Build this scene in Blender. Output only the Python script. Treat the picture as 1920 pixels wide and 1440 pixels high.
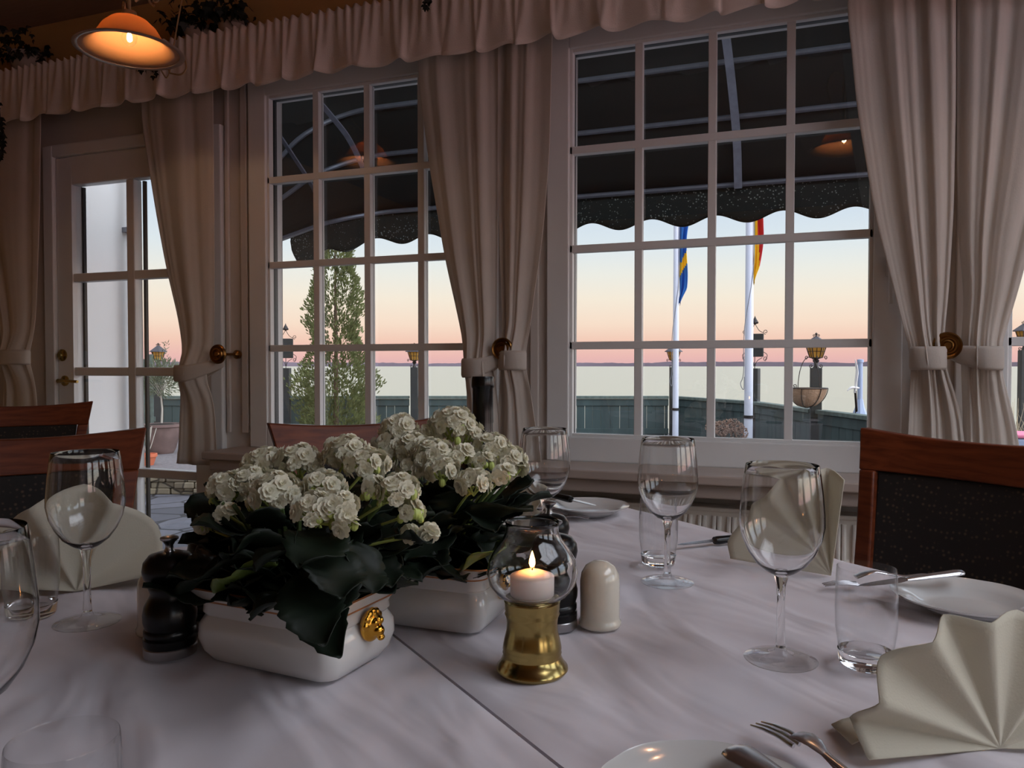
import bpy, bmesh, math, random
from math import pi, sin, cos, tan, atan2, radians as R, sqrt
from mathutils import Vector, Matrix, noise
random.seed(7)
S = bpy.context.scene
for o in list(bpy.data.objects): bpy.data.objects.remove(o)
COL = S.collection

# ------------------------------------------------------------------ camera
F_PX = 1442.0
WALL_D = 2.87                       # camera to window wall
CAM = Vector((0, -WALL_D, 1.065))
cam_d = bpy.data.cameras.new('camera'); cam = bpy.data.objects.new('camera', cam_d); COL.objects.link(cam)
cam_d.sensor_fit = 'HORIZONTAL'; cam_d.sensor_width = 36.0; cam_d.lens = 36.0*F_PX/1920.0
cam_d.clip_start = 0.02; cam_d.clip_end = 20000
cam.location = CAM
cam.rotation_euler = (R(90)-math.atan(34/F_PX), 0, R(20))
S.camera = cam
CR = cam.rotation_euler.to_matrix()

def ray(px, py):
    return CR @ Vector(((px-960)/F_PX, -(py-720)/F_PX, -1.0))
def onY(px, py, y):                 # point of a vertical plane parallel to the window wall
    r = ray(px, py); return CAM + r*((y-CAM.y)/r.y)
def onZ(px, py, z):
    r = ray(px, py); return CAM + r*((z-CAM.z)/r.z)
def atD(px, py, d):
    return CAM + ray(px, py)*d
TA = R(-39.2); TX = Vector((cos(TA), sin(TA), 0)); TN = Vector((-sin(TA), cos(TA), 0))
TZ = 0.75
def tab(t, n, z=TZ):                # a point in the tables' own frame
    p = CAM + TX*t + TN*n; p.z = z; return p

# ------------------------------------------------------------------ view, sky
S.view_settings.view_transform = 'Standard'; S.view_settings.look = 'None'
S.view_settings.gamma = 1.0; S.view_settings.use_curve_mapping = False
S.view_settings.exposure = 0.65

SKY = .74        # strength of the sky the windows look at
SKY_FILL = 3.2    # sky brightened toward the unseen right side to fill the room with light
def lin(c):
    return tuple(((v/255)/12.92 if v/255 <= .04045 else (((v/255)+.055)/1.055)**2.4) for v in c) + (1,)
W = bpy.data.worlds.new('sky'); S.world = W; W.use_nodes = True
nt = W.node_tree; nt.nodes.clear()
wo = nt.nodes.new('ShaderNodeOutputWorld'); bg = nt.nodes.new('ShaderNodeBackground')
tc = nt.nodes.new('ShaderNodeTexCoord'); sx = nt.nodes.new('ShaderNodeSeparateXYZ'); rp = nt.nodes.new('ShaderNodeValToRGB')
nt.links.new(tc.outputs['Generated'], sx.inputs[0]); nt.links.new(sx.outputs['Z'], rp.inputs[0])
dt = nt.nodes.new('ShaderNodeVectorMath'); dt.operation = 'DOT_PRODUCT'; dt.inputs[1].default_value = (.98,-.2,.05)
nt.links.new(tc.outputs['Generated'], dt.inputs[0])
gl = nt.nodes.new('ShaderNodeMapRange'); gl.interpolation_type = 'SMOOTHSTEP'
for i_, v_ in ((1,.0),(2,.85),(3,SKY),(4,SKY_FILL)): gl.inputs[i_].default_value = v_
nt.links.new(dt.outputs['Value'], gl.inputs[0]); nt.links.new(gl.outputs[0], bg.inputs[1])
nt.links.new(rp.outputs[0], bg.inputs[0]); nt.links.new(bg.outputs[0], wo.inputs[0])
stops = [(0.0,(226,180,182)),(0.012,(238,188,182)),(0.032,(247,205,186)),(0.054,(252,226,205)),(0.086,(250,238,220)),(0.118,(240,240,232)),
         (0.150,(226,236,241)),(0.21,(206,223,241)),(0.40,(220,228,246)),(0.75,(264,267,278))]
e = rp.color_ramp.elements
while len(e) > 1: e.remove(e[-1])
e[0].position = stops[0][0]; e[0].color = lin(stops[0][1])
for p, c in stops[1:]:
    k = e.new(p); k.color = lin(c)

# ------------------------------------------------------------------ materials
def nm(name):
    m = bpy.data.materials.new(name); m.use_nodes = True
    t = m.node_tree; b = t.nodes['Principled BSDF']; return m, t, b
def mat(name, col, rough=.5, metal=0, spec=.5, var=0, vscale=8, bump=0, bscale=60, coat=0, trans=0, sss=0, stretch=None, sheen=0):
    m, t, b = nm(name)
    c = lin(col)
    b.inputs['Base Color'].default_value = c; b.inputs['Roughness'].default_value = rough
    b.inputs['Metallic'].default_value = metal; b.inputs['Specular IOR Level'].default_value = spec
    b.inputs['Coat Weight'].default_value = coat; b.inputs['Coat Roughness'].default_value = .08
    b.inputs['Sheen Weight'].default_value = sheen
    if sss: b.inputs['Subsurface Weight'].default_value = sss; b.inputs['Subsurface Radius'].default_value = (.02,.012,.008)
    co = t.nodes.new('ShaderNodeTexCoord'); src = co.outputs['Object']
    if stretch:
        mp = t.nodes.new('ShaderNodeMapping'); mp.inputs['Scale'].default_value = stretch
        t.links.new(src, mp.inputs[0]); src = mp.outputs[0]
    if var:
        n = t.nodes.new('ShaderNodeTexNoise'); n.inputs['Scale'].default_value = vscale; n.inputs['Detail'].default_value = 5
        t.links.new(src, n.inputs['Vector'])
        mr = t.nodes.new('ShaderNodeMapRange'); mr.inputs[1].default_value = .3; mr.inputs[2].default_value = .7
        mr.inputs[3].default_value = 1-var; mr.inputs[4].default_value = 1+var
        t.links.new(n.outputs[0], mr.inputs[0])
        mx = t.nodes.new('ShaderNodeMix'); mx.data_type = 'RGBA'; mx.blend_type = 'MULTIPLY'; mx.inputs[0].default_value = 1
        mx.inputs[6].default_value = c; t.links.new(mr.outputs[0], mx.inputs[7]); t.links.new(mx.outputs[2], b.inputs['Base Color'])
    if bump:
        n2 = t.nodes.new('ShaderNodeTexNoise'); n2.inputs['Scale'].default_value = bscale; n2.inputs['Detail'].default_value = 4
        t.links.new(src, n2.inputs['Vector'])
        bp = t.nodes.new('ShaderNodeBump'); bp.inputs['Strength'].default_value = bump; bp.inputs['Distance'].default_value = .01
        t.links.new(n2.outputs[0], bp.inputs['Height']); t.links.new(bp.outputs[0], b.inputs['Normal'])
    if trans:
        tr = t.nodes.new('ShaderNodeBsdfTranslucent'); tr.inputs[0].default_value = c
        ms = t.nodes.new('ShaderNodeMixShader'); ms.inputs[0].default_value = trans
        out = t.nodes['Material Output']
        t.links.new(b.outputs[0], ms.inputs[1]); t.links.new(tr.outputs[0], ms.inputs[2]); t.links.new(ms.outputs[0], out.inputs[0])
    return m
def pane_mat(name, tint=(1,1,1,1), base=.08):
    m, t, b = nm(name); t.nodes.remove(b); out = t.nodes['Material Output']
    tr = t.nodes.new('ShaderNodeBsdfTransparent'); tr.inputs[0].default_value = tint
    gl = t.nodes.new('ShaderNodeBsdfGlossy'); gl.inputs['Roughness'].default_value = 0.0
    lw = t.nodes.new('ShaderNodeLayerWeight'); lw.inputs[0].default_value = .5
    pw = t.nodes.new('ShaderNodeMath'); pw.operation = 'POWER'; pw.inputs[1].default_value = 4
    t.links.new(lw.outputs['Facing'], pw.inputs[0])
    ma = t.nodes.new('ShaderNodeMath'); ma.operation = 'MULTIPLY_ADD'; ma.inputs[1].default_value = 1-base; ma.inputs[2].default_value = base
    ma.use_clamp = True
    t.links.new(pw.outputs[0], ma.inputs[0])
    mx = t.nodes.new('ShaderNodeMixShader'); t.links.new(ma.outputs[0], mx.inputs[0])
    t.links.new(tr.outputs[0], mx.inputs[1]); t.links.new(gl.outputs[0], mx.inputs[2]); t.links.new(mx.outputs[0], out.inputs[0])
    return m
def glass_mat(name, ior=1.42):
    m, t, b = nm(name)
    b.inputs['Transmission Weight'].default_value = 1; b.inputs['Roughness'].default_value = 0
    b.inputs['IOR'].default_value = ior; b.inputs['Base Color'].default_value = (.985,.99,.99,1)
    return m
def emit_mat(name, col, s):
    m, t, b = nm(name); b.inputs['Base Color'].default_value = (0,0,0,1)
    b.inputs['Emission Color'].default_value = col; b.inputs['Emission Strength'].default_value = s
    return m
def wood_mat(name, c1, c2, rough=.35):
    m, t, b = nm(name)
    co = t.nodes.new('ShaderNodeTexCoord'); mp = t.nodes.new('ShaderNodeMapping'); mp.inputs['Scale'].default_value = (3,26,26)
    n = t.nodes.new('ShaderNodeTexNoise'); n.inputs['Scale'].default_value = 3; n.inputs['Detail'].default_value = 6; n.inputs['Distortion'].default_value = .6
    r = t.nodes.new('ShaderNodeValToRGB'); r.color_ramp.elements[0].position = .3; r.color_ramp.elements[1].position = .75
    r.color_ramp.elements[0].color = lin(c1); r.color_ramp.elements[1].color = lin(c2)
    t.links.new(co.outputs['Object'], mp.inputs[0]); t.links.new(mp.outputs[0], n.inputs['Vector']); t.links.new(n.outputs[0], r.inputs[0])
    t.links.new(r.outputs[0], b.inputs['Base Color']); b.inputs['Roughness'].default_value = rough; b.inputs['Specular IOR Level'].default_value = .3; b.inputs['Coat Weight'].default_value = .0
    b.inputs['Coat Roughness'].default_value = .15
    return m
def weave_mat(name, c1, c2):
    m, t, b = nm(name)
    co = t.nodes.new('ShaderNodeTexCoord'); v = t.nodes.new('ShaderNodeTexVoronoi'); v.inputs['Scale'].default_value = 85; v.inputs['Randomness'].default_value = .45
    r = t.nodes.new('ShaderNodeValToRGB'); r.color_ramp.elements[0].position = .10; r.color_ramp.elements[1].position = .32
    r.color_ramp.elements[0].color = lin(c2); r.color_ramp.elements[1].color = lin(c1)
    t.links.new(co.outputs['Object'], v.inputs['Vector']); t.links.new(v.outputs['Distance'], r.inputs[0])
    t.links.new(r.outputs[0], b.inputs['Base Color']); b.inputs['Roughness'].default_value = .9
    return m
def stone_mat(name, c1, c2, joint, scale=2.2, jw=.035):
    m, t, b = nm(name)
    co = t.nodes.new('ShaderNodeTexCoord'); v = t.nodes.new('ShaderNodeTexVoronoi'); v.feature = 'DISTANCE_TO_EDGE'; v.inputs['Scale'].default_value = scale
    v2 = t.nodes.new('ShaderNodeTexVoronoi'); v2.inputs['Scale'].default_value = scale
    n = t.nodes.new('ShaderNodeTexNoise'); n.inputs['Scale'].default_value = 14; n.inputs['Detail'].default_value = 8
    for q in (v, v2, n): t.links.new(co.outputs['Object'], q.inputs['Vector'])
    mx = t.nodes.new('ShaderNodeMix'); mx.data_type = 'RGBA'; mx.inputs[6].default_value = lin(c1); mx.inputs[7].default_value = lin(c2)
    ad = t.nodes.new('ShaderNodeMath'); ad.operation = 'MULTIPLY'; sp = t.nodes.new('ShaderNodeSeparateColor')
    t.links.new(v2.outputs['Color'], sp.inputs[0]); t.links.new(sp.outputs[0], ad.inputs[0]); t.links.new(n.outputs[0], ad.inputs[1])
    mul = t.nodes.new('ShaderNodeMath'); mul.operation = 'MULTIPLY'; mul.inputs[1].default_value = 2; t.links.new(ad.outputs[0], mul.inputs[0])
    t.links.new(mul.outputs[0], mx.inputs[0])
    mr = t.nodes.new('ShaderNodeMapRange'); mr.inputs[1].default_value = jw*.4; mr.inputs[2].default_value = jw
    t.links.new(v.outputs['Distance'], mr.inputs[0])
    m2 = t.nodes.new('ShaderNodeMix'); m2.data_type = 'RGBA'; m2.inputs[6].default_value = lin(joint)
    t.links.new(mr.outputs[0], m2.inputs[0]); t.links.new(mx.outputs[2], m2.inputs[7]); t.links.new(m2.outputs[2], b.inputs['Base Color'])
    bp = t.nodes.new('ShaderNodeBump'); bp.inputs['Strength'].default_value = .6; bp.inputs['Distance'].default_value = .02
    t.links.new(mr.outputs[0], bp.inputs['Height']); t.links.new(bp.outputs[0], b.inputs['Normal'])
    b.inputs['Roughness'].default_value = .75
    return m

M = dict(
 frame = mat('white_paint', (226,226,226), .38, var=.02),
 panel = mat('panel_paint', (206,198,192), .5, var=.04, vscale=3),
 wallo = mat('ochre_wall', (196,158,104), .8, var=.06, vscale=3, bump=.2),
 ceil = mat('brown_ceiling', (158,138,122), .7, var=.08, stretch=(1,12,1)),
 floor = mat('dark_floor', (116,96,82), .5, var=.2, stretch=(1,8,1)),
 gasket = mat('black_rubber', (14,14,15), .5),
 sill = mat('sill_stone', (182,166,156), .35, var=.05),
 curtain = mat('curtain_cotton', (228,220,212), .9, var=.03, vscale=30, bump=.15, bscale=400, trans=.42, stretch=(1,1,.3)),
 valance = mat('valance_cotton', (240,230,222), .95, bump=.2, bscale=300, trans=.20),
 cloth = mat('tablecloth_linen', (212,205,210), .72, var=.012, vscale=3, sheen=.15),
 napkin = mat('cream_napkin', (224,218,200), .85, bump=.1, bscale=500, trans=.3),
 wood = wood_mat('cherry_wood', (86,38,19), (126,62,33), .45),
 fabric = weave_mat('dark_upholstery', (34,29,27), (84,66,52)),
 porcelain = mat('white_porcelain', (208,206,203), .12, spec=.6, coat=.5),
 shakerm = mat('cream_porcelain', (214,206,190), .15, spec=.6, coat=.5, var=.02, vscale=80),
 gold = mat('gilt', (214,158,62), .18, metal=1),
 giltline = mat('gilt_line', (170,112,72), .35, metal=.3),
 brass = mat('polished_brass', (172,150,94), .2, metal=1, var=.12, vscale=30),
 dbrass = mat('aged_brass', (140,100,54), .3, metal=1),
 black = mat('black_lacquer', (8,8,9), .28, spec=.35),
 chrome = mat('brushed_steel', (170,168,168), .28, metal=1),
 steel = mat('cutlery_steel', (206,206,210), .26, metal=1),
 wax = mat('candle_wax', (236,224,216), .4, sss=.35),
 soil = mat('dark_soil', (22,17,13), .95, bump=1, bscale=90),
 leaf = mat('succulent_leaf', (19,29,18), .55, var=.35, vscale=25, spec=.3),
 leafy = mat('young_leaf', (104,124,60), .4, var=.2, vscale=25),
 petal = mat('white_petal', (230,226,204), .6, trans=.2),
 bud = mat('green_bud', (176,190,104), .5),
 stem = mat('green_stem', (84,104,60), .5),
 bottle = mat('bottle_foil', (9,9,10), .25),
 label = mat('bottle_label', (210,200,190), .6),
 glass = glass_mat('clear_glass'),
 footg = pane_mat('foot_glass', (.975,.98,.985,1), .035),
 thin = pane_mat('thin_glass', (.985,.988,.99,1), .035),
 pane = pane_mat('window_pane', (.985,.99,.99,1)),
 shade = mat('lamp_shade_glass', (206,158,112), .4, trans=.42),
 shaderim = mat('clear_rim_glass', (186,160,146), .2, trans=.3),
 iron = mat('cream_iron', (176,150,112), .4, metal=.4),
 bulb = emit_mat('bulb_filament', (1,.62,.25,1), 60),
 flame = emit_mat('candle_flame', (1,.36,.09,1), 75),
 awning = mat('green_awning', (12,20,18), .9, var=.25, vscale=2.5),
 pipe = mat('galvanised_pipe', (120,124,134), .4, metal=.5, var=.1, vscale=20),
 strap = mat('galvanised_strap', (150,156,172), .45, metal=.4, var=.15, vscale=30),
 pave = stone_mat('slate_paving', (62,64,72), (98,99,108), (30,30,34), 3.4, .05),
 rubble = stone_mat('rubble_stone', (108,98,82), (150,140,118), (62,58,50), 5, .05),
 gravel = mat('terrace_gravel', (108,104,106), .9, var=.3, vscale=30, bump=.6),
 render = mat('white_render', (244,244,242), .8, var=.012, vscale=3),
 fence = mat('green_fence', (54,70,69), .75, var=.25, vscale=6, stretch=(1,1,.2)),
 fencecap = mat('weathered_rail', (84,98,92), .8, var=.3, vscale=20),
 post = mat('dark_post', (38,44,44), .7, var=.3, vscale=12),
 lblack = mat('lantern_iron', (44,42,42), .5, metal=.4),
 lroof = mat('lantern_roof', (70,70,76), .5, metal=.4),
 amber = mat('amber_glass', (232,184,86), .3, trans=.5),
 pole = mat('white_pole', (206,214,228), .4),
 rope = mat('grey_rope', (120,124,130), .8),
 blue = mat('flag_blue', (48,124,200), .8, trans=.4), yellow = mat('flag_yellow', (244,208,48), .8, trans=.4), red = mat('flag_red', (214,48,66), .8, trans=.4),
 conifer = mat('conifer_needles', (104,112,68), .8, var=.45, vscale=9, trans=.2),
 bark = mat('bark', (74,58,44), .9),
 olive = mat('olive_leaf', (98,108,84), .6, var=.2, trans=.2),
 olivet = mat('olive_trunk', (176,170,158), .8),
 clay = mat('weathered_clay', (112,92,88), .85, var=.25, vscale=9),
 terra = mat('terracotta', (196,106,74), .8, var=.1),
 dried = mat('dried_flower', (136,112,96), .9, var=.3, vscale=30),
 coco = mat('coco_liner', (150,124,100), .95, bump=1, bscale=60, var=.2),
 hill = mat('far_shore', (112,104,116), 1, spec=0, var=.12, vscale=.002),
 bluegrey = mat('blue_grey_paint', (150,168,196), .5),
 white = mat('plain_white', (230,230,228), .5),
 reed = mat('reeds', (196,180,150), .9),
 ivy = mat('dark_ivy', (22,30,20), .6, var=.3, vscale=20),
 potw = mat('pot_white', (176,164,152), .5),
 radiator = mat('radiator_enamel', (240,232,222), .35),
 house = mat('boat_pink', (214,120,150), .6),
)
# soft creases in the tablecloths
m = M['cloth']; t = m.node_tree; b = t.nodes['Principled BSDF']
co = t.nodes.new('ShaderNodeTexCoord'); mp = t.nodes.new('ShaderNodeMapping'); mp.inputs['Scale'].default_value = (3.2,8.5,1); mp.inputs['Rotation'].default_value = (0,0,.5)
n1 = t.nodes.new('ShaderNodeTexNoise'); n1.inputs['Scale'].default_value = 1.0; n1.inputs['Detail'].default_value = 2.5; n1.inputs['Roughness'].default_value = .45; n1.inputs['Distortion'].default_value = .6
bp = t.nodes.new('ShaderNodeBump'); bp.inputs['Strength'].default_value = 1; bp.inputs['Distance'].default_value = .024
t.links.new(co.outputs['Object'], mp.inputs[0]); t.links.new(mp.outputs[0], n1.inputs['Vector']); t.links.new(n1.outputs[0], bp.inputs['Height']); t.links.new(bp.outputs[0], b.inputs['Normal'])
# sea
m, t, b = nm('evening_sea')
b.inputs['Base Color'].default_value = lin((150,147,122)); b.inputs['Roughness'].default_value = .28; b.inputs['Specular IOR Level'].default_value = .8
wv = t.nodes.new('ShaderNodeTexNoise'); wv.inputs['Scale'].default_value = .25; wv.inputs['Detail'].default_value = 6; cw_ = t.nodes.new('ShaderNodeTexCoord')
bw = t.nodes.new('ShaderNodeBump'); bw.inputs['Strength'].default_value = .12; bw.inputs['Distance'].default_value = .6
t.links.new(cw_.outputs['Object'], wv.inputs['Vector']); t.links.new(wv.outputs[0], bw.inputs['Height']); t.links.new(bw.outputs[0], b.inputs['Normal'])
M['sea'] = m
# awning flounce: green canvas, pale specks paint in glints of raindrops on the panes
m, t, b = nm('drop_glint_canvas')
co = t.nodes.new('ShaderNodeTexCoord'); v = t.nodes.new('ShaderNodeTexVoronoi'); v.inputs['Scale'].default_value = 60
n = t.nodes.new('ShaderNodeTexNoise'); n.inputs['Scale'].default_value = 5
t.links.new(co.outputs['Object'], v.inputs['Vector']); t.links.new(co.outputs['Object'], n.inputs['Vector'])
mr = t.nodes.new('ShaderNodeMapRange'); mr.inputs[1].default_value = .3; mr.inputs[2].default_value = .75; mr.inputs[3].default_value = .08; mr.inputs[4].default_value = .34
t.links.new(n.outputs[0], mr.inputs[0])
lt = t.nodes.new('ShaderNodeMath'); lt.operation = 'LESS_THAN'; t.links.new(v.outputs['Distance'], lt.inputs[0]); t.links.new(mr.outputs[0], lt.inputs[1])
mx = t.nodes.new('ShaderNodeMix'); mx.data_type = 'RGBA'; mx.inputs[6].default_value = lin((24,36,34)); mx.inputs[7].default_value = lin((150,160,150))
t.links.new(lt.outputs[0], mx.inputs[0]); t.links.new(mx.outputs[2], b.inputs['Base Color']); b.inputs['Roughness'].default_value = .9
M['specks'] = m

# ------------------------------------------------------------------ mesh builder
I4 = Matrix.Identity(4)
def TR(x=0, y=0, z=0, rz=0, rx=0, ry=0, s=1):
    return Matrix.Translation((x,y,z)) @ Matrix.Rotation(rz,4,'Z') @ Matrix.Rotation(ry,4,'Y') @ Matrix.Rotation(rx,4,'X') @ Matrix.Scale(s,4)
class MB:
    def __init__(s): s.v = []; s.f = []; s.mi = []
    def add(s, vs, fs, T=I4, mi=0):
        b = len(s.v); s.v += [T @ Vector(v) for v in vs]; s.f += [tuple(b+i for i in f) for f in fs]; s.mi += [mi]*len(fs); return s
    def box(s, x0, x1, y0, y1, z0, z1, T=I4, mi=0):
        vs = [(x0,y0,z0),(x1,y0,z0),(x1,y1,z0),(x0,y1,z0),(x0,y0,z1),(x1,y0,z1),(x1,y1,z1),(x0,y1,z1)]
        return s.add(vs, [(0,3,2,1),(4,5,6,7),(0,1,5,4),(1,2,6,5),(2,3,7,6),(3,0,4,7)], T, mi)
    def lathe(s, prof, seg=32, T=I4, closed=False, mi=0):
        vs, fs = [], []
        for (r, z) in prof:
            for k in range(seg):
                a = 2*pi*k/seg; vs.append((r*cos(a), r*sin(a), z))
        n = len(prof)
        for i in range(n-1 if not closed else n):
            j = (i+1) % n
            for k in range(seg):
                l = (k+1) % seg
                fs.append((i*seg+k, i*seg+l, j*seg+l, j*seg+k))
        if not closed:
            if prof[0][0] > 1e-5: fs.append(tuple(range(seg-1,-1,-1)))
            if prof[-1][0] > 1e-5: fs.append(tuple((n-1)*seg+k for k in range(seg)))
        return s.add(vs, fs, T, mi)
    def tube(s, pts, r, seg=8, T=I4, mi=0, flat=1.0, up=None):
        pts = [Vector(p) for p in pts]; n = len(pts)
        rs = r if isinstance(r, (list,tuple)) else [r]*n
        vs, fs = [], []; prev = None
        for i, p in enumerate(pts):
            d = (pts[min(i+1,n-1)] - pts[max(i-1,0)]).normalized()
            if prev is None:
                a = up or (Vector((0,0,1)) if abs(d.z) < .9 else Vector((1,0,0)))
                u = d.cross(a).normalized()
            else:
                u = prev - d*prev.dot(d)
                u = u.normalized() if u.length > 1e-6 else d.cross(Vector((0,0,1))).normalized()
            prev = u; w = d.cross(u)
            for k in range(seg):
                a = 2*pi*k/seg; vs.append(p + u*cos(a)*rs[i] + w*sin(a)*rs[i]*flat)
        for i in range(n-1):
            for k in range(seg):
                l = (k+1) % seg; fs.append((i*seg+k, i*seg+l, (i+1)*seg+l, (i+1)*seg+k))
        fs.append(tuple(range(seg-1,-1,-1))); fs.append(tuple((n-1)*seg+k for k in range(seg)))
        return s.add(vs, fs, T, mi)
    def grid(s, fn, nu, nv, T=I4, mi=0):
        vs = [fn(i/nu, j/nv) for j in range(nv+1) for i in range(nu+1)]
        fs = [(j*(nu+1)+i, j*(nu+1)+i+1, (j+1)*(nu+1)+i+1, (j+1)*(nu+1)+i) for j in range(nv) for i in range(nu)]
        if callable(mi):
            b = len(s.f); s.add(vs, fs, T, 0)
            q = 0
            for j in range(nv):
                for i in range(nu): s.mi[b+q] = mi((i+.5)/nu, (j+.5)/nv); q += 1
            return s
        return s.add(vs, fs, T, mi)
    def loft(s, rings, T=I4, cap0=True, cap1=True, mi=0):
        n = len(rings[0]); vs = [v for r in rings for v in r]; fs = []
        for i in range(len(rings)-1):
            for k in range(n):
                l = (k+1) % n; fs.append((i*n+k, i*n+l, (i+1)*n+l, (i+1)*n+k))
        if cap0: fs.append(tuple(range(n-1,-1,-1)))
        if cap1: fs.append(tuple((len(rings)-1)*n+k for k in range(n)))
        return s.add(vs, fs, T, mi)
    def ball(s, c, r, seg=10, rings=6, T=I4, mi=0, sc=(1,1,1)):
        prof = [(sin(pi*i/rings), -cos(pi*i/rings)) for i in range(rings+1)]
        prof = [(max(a,1e-6), z) for a, z in prof]
        return s.lathe(prof, seg, T @ Matrix.Translation(c) @ Matrix.Diagonal((r*sc[0], r*sc[1], r*sc[2], 1)), mi=mi)
    def build(s, name, mats, parent=None, smooth=35, bevel=0, solid=0, loc=None, sub=0, weld=True):
        me = bpy.data.meshes.new(name)
        off = Vector(loc) if loc is not None else Vector((0,0,0))
        me.from_pydata([v-off for v in s.v], [], s.f)
        if not isinstance(mats, (list,tuple)): mats = [mats]
        for m_ in mats: me.materials.append(m_)
        if len(mats) > 1: me.polygons.foreach_set('material_index', s.mi)
        bm = bmesh.new(); bm.from_mesh(me)
        if weld: bmesh.ops.remove_doubles(bm, verts=bm.verts, dist=1e-5)
        bm.to_mesh(me); bm.free()
        if smooth:
            me.polygons.foreach_set('use_smooth', [True]*len(me.polygons)); me.set_sharp_from_angle(angle=R(smooth))
        me.update()
        o = bpy.data.objects.new(name, me); COL.objects.link(o)
        o.location = off
        if parent: o.parent = parent
        if solid:
            q = o.modifiers.new('solid', 'SOLIDIFY'); q.thickness = solid; q.offset = 0
        if bevel:
            q = o.modifiers.new('bevel', 'BEVEL'); q.width = bevel; q.segments = 2; q.limit_method = 'ANGLE'
        if sub:
            q = o.modifiers.new('sub', 'SUBSURF'); q.levels = sub; q.render_levels = sub
        return o
def tag(o, label, cat, group=None, kind=None):
    o['label'] = label; o['category'] = cat
    if group: o['group'] = group
    if kind: o['kind'] = kind
    return o
def thing(name, label, cat, loc=(0,0,0), rz=0, group=None):
    o = bpy.data.objects.new(name, None); COL.objects.link(o); o.empty_display_size = .05
    o.location = loc; o.rotation_euler = (0,0,rz); return tag(o, label, cat, group)
def struct(o): o['kind'] = 'structure'; return o
def semp(name):
    o = bpy.data.objects.new(name, None); COL.objects.link(o); o['kind'] = 'structure'; return o
def dup(root, loc, rz, label, scale=None):
    r = root.copy(); COL.objects.link(r); r.location = loc; r.rotation_euler = (0,0,rz); r['label'] = label
    if scale: r.scale = scale
    for ch in list(root.children):
        c = ch.copy(); COL.objects.link(c); c.parent = r
        for g in list(ch.children):
            h = g.copy(); COL.objects.link(h); h.parent = c
    return r
def bez(p, n=12):
    p = [Vector(q) for q in p]; out = []
    P_ = [p[0]*2-p[1]] + p + [p[-1]*2-p[-2]]
    for i in range(1, len(P_)-2):
        for k in range(n):
            t_ = k/n; a, b_, c, d = P_[i-1], P_[i], P_[i+1], P_[i+2]
            out.append(.5*((2*b_)+(-a+c)*t_+(2*a-5*b_+4*c-d)*t_*t_+(-a+3*b_-3*c+d)*t_**3))
    out.append(p[-1]); return out
def interp(rows, z):
    if z >= rows[0][0]: return rows[0][1:]
    for a, b_ in zip(rows, rows[1:]):
        if z >= b_[0]:
            k = (a[0]-z)/(a[0]-b_[0]); return [p+(q-p)*k for p, q in zip(a[1:], b_[1:])]
    return rows[-1][1:]

# ------------------------------------------------------------------ room shell
XL, XR, YB, ZC = -3.92, 3.4, -6.0, 2.78
struct(MB().box(XL-.1, XR+.1, YB-.1, .15, -.1, 0).build('floor', M['floor'], smooth=0))
SK = (1.05, 2.9, -3.5, -.8)        # rooflight added out of view, puts soft overhead light on the tables
struct(MB().box(XL-.1, SK[0], YB-.1, .15, ZC, ZC+.1).box(SK[1], XR+.1, YB-.1, .15, ZC, ZC+.1).box(SK[0], SK[1], YB-.1, SK[2], ZC, ZC+.1).box(SK[0], SK[1], SK[3], .15, ZC, ZC+.1).build('ceiling', M['ceil'], smooth=0))
sk_ = MB(); a_, b_, c_, d_ = SK
sk_.box(a_-.03,a_+.04,c_,d_,ZC-.02,ZC+.14).box(b_-.04,b_+.03,c_,d_,ZC-.02,ZC+.14).box(a_,b_,c_-.03,c_+.04,ZC-.02,ZC+.14).box(a_,b_,d_-.04,d_+.03,ZC-.02,ZC+.14)
for k_ in (1,2): sk_.box(a_, b_, c_+(d_-c_)*k_/3-.02, c_+(d_-c_)*k_/3+.02, ZC, ZC+.12)
sk_ = struct(sk_.build('window_8', M['frame'], smooth=0, bevel=.004))
struct(MB().box(a_,b_,c_,d_,ZC+.10,ZC+.106).build('pane', M['pane'], sk_, smooth=0))
struct(MB().box(XL-.1, XL, YB, .15, 0, ZC).build('wall_left', M['wallo'], smooth=0))
def pierced(name, L0, L1, ops_, T):
    w_ = MB(); x = L0
    for (a, b_) in ops_:
        w_.box(x, a, 0, .15, 0, ZC, T); w_.box(a, b_, 0, .15, 0, .8, T); w_.box(a, b_, 0, .15, 2.3, ZC, T); x = b_
    w_.box(x, L1, 0, .15, 0, ZC, T); return struct(w_.build(name, M['wallo'], smooth=0))
TB = TR(0, YB, 0, rz=pi); TRt = TR(XR, 0, 0, rz=-pi/2)
OB = [(-2.9,-1.5),(-1.2,.2),(.5,1.9),(2.2,3.6)]; OR = [(.5,1.9),(2.2,3.6),(3.9,5.3)]
struct(MB().box(XL-.1, XR+.1, YB-.15, YB, 0, ZC).build('wall_back', M['wallo'], smooth=0)); pierced('wall_right', 0, -YB, OR, TRt)
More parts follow.
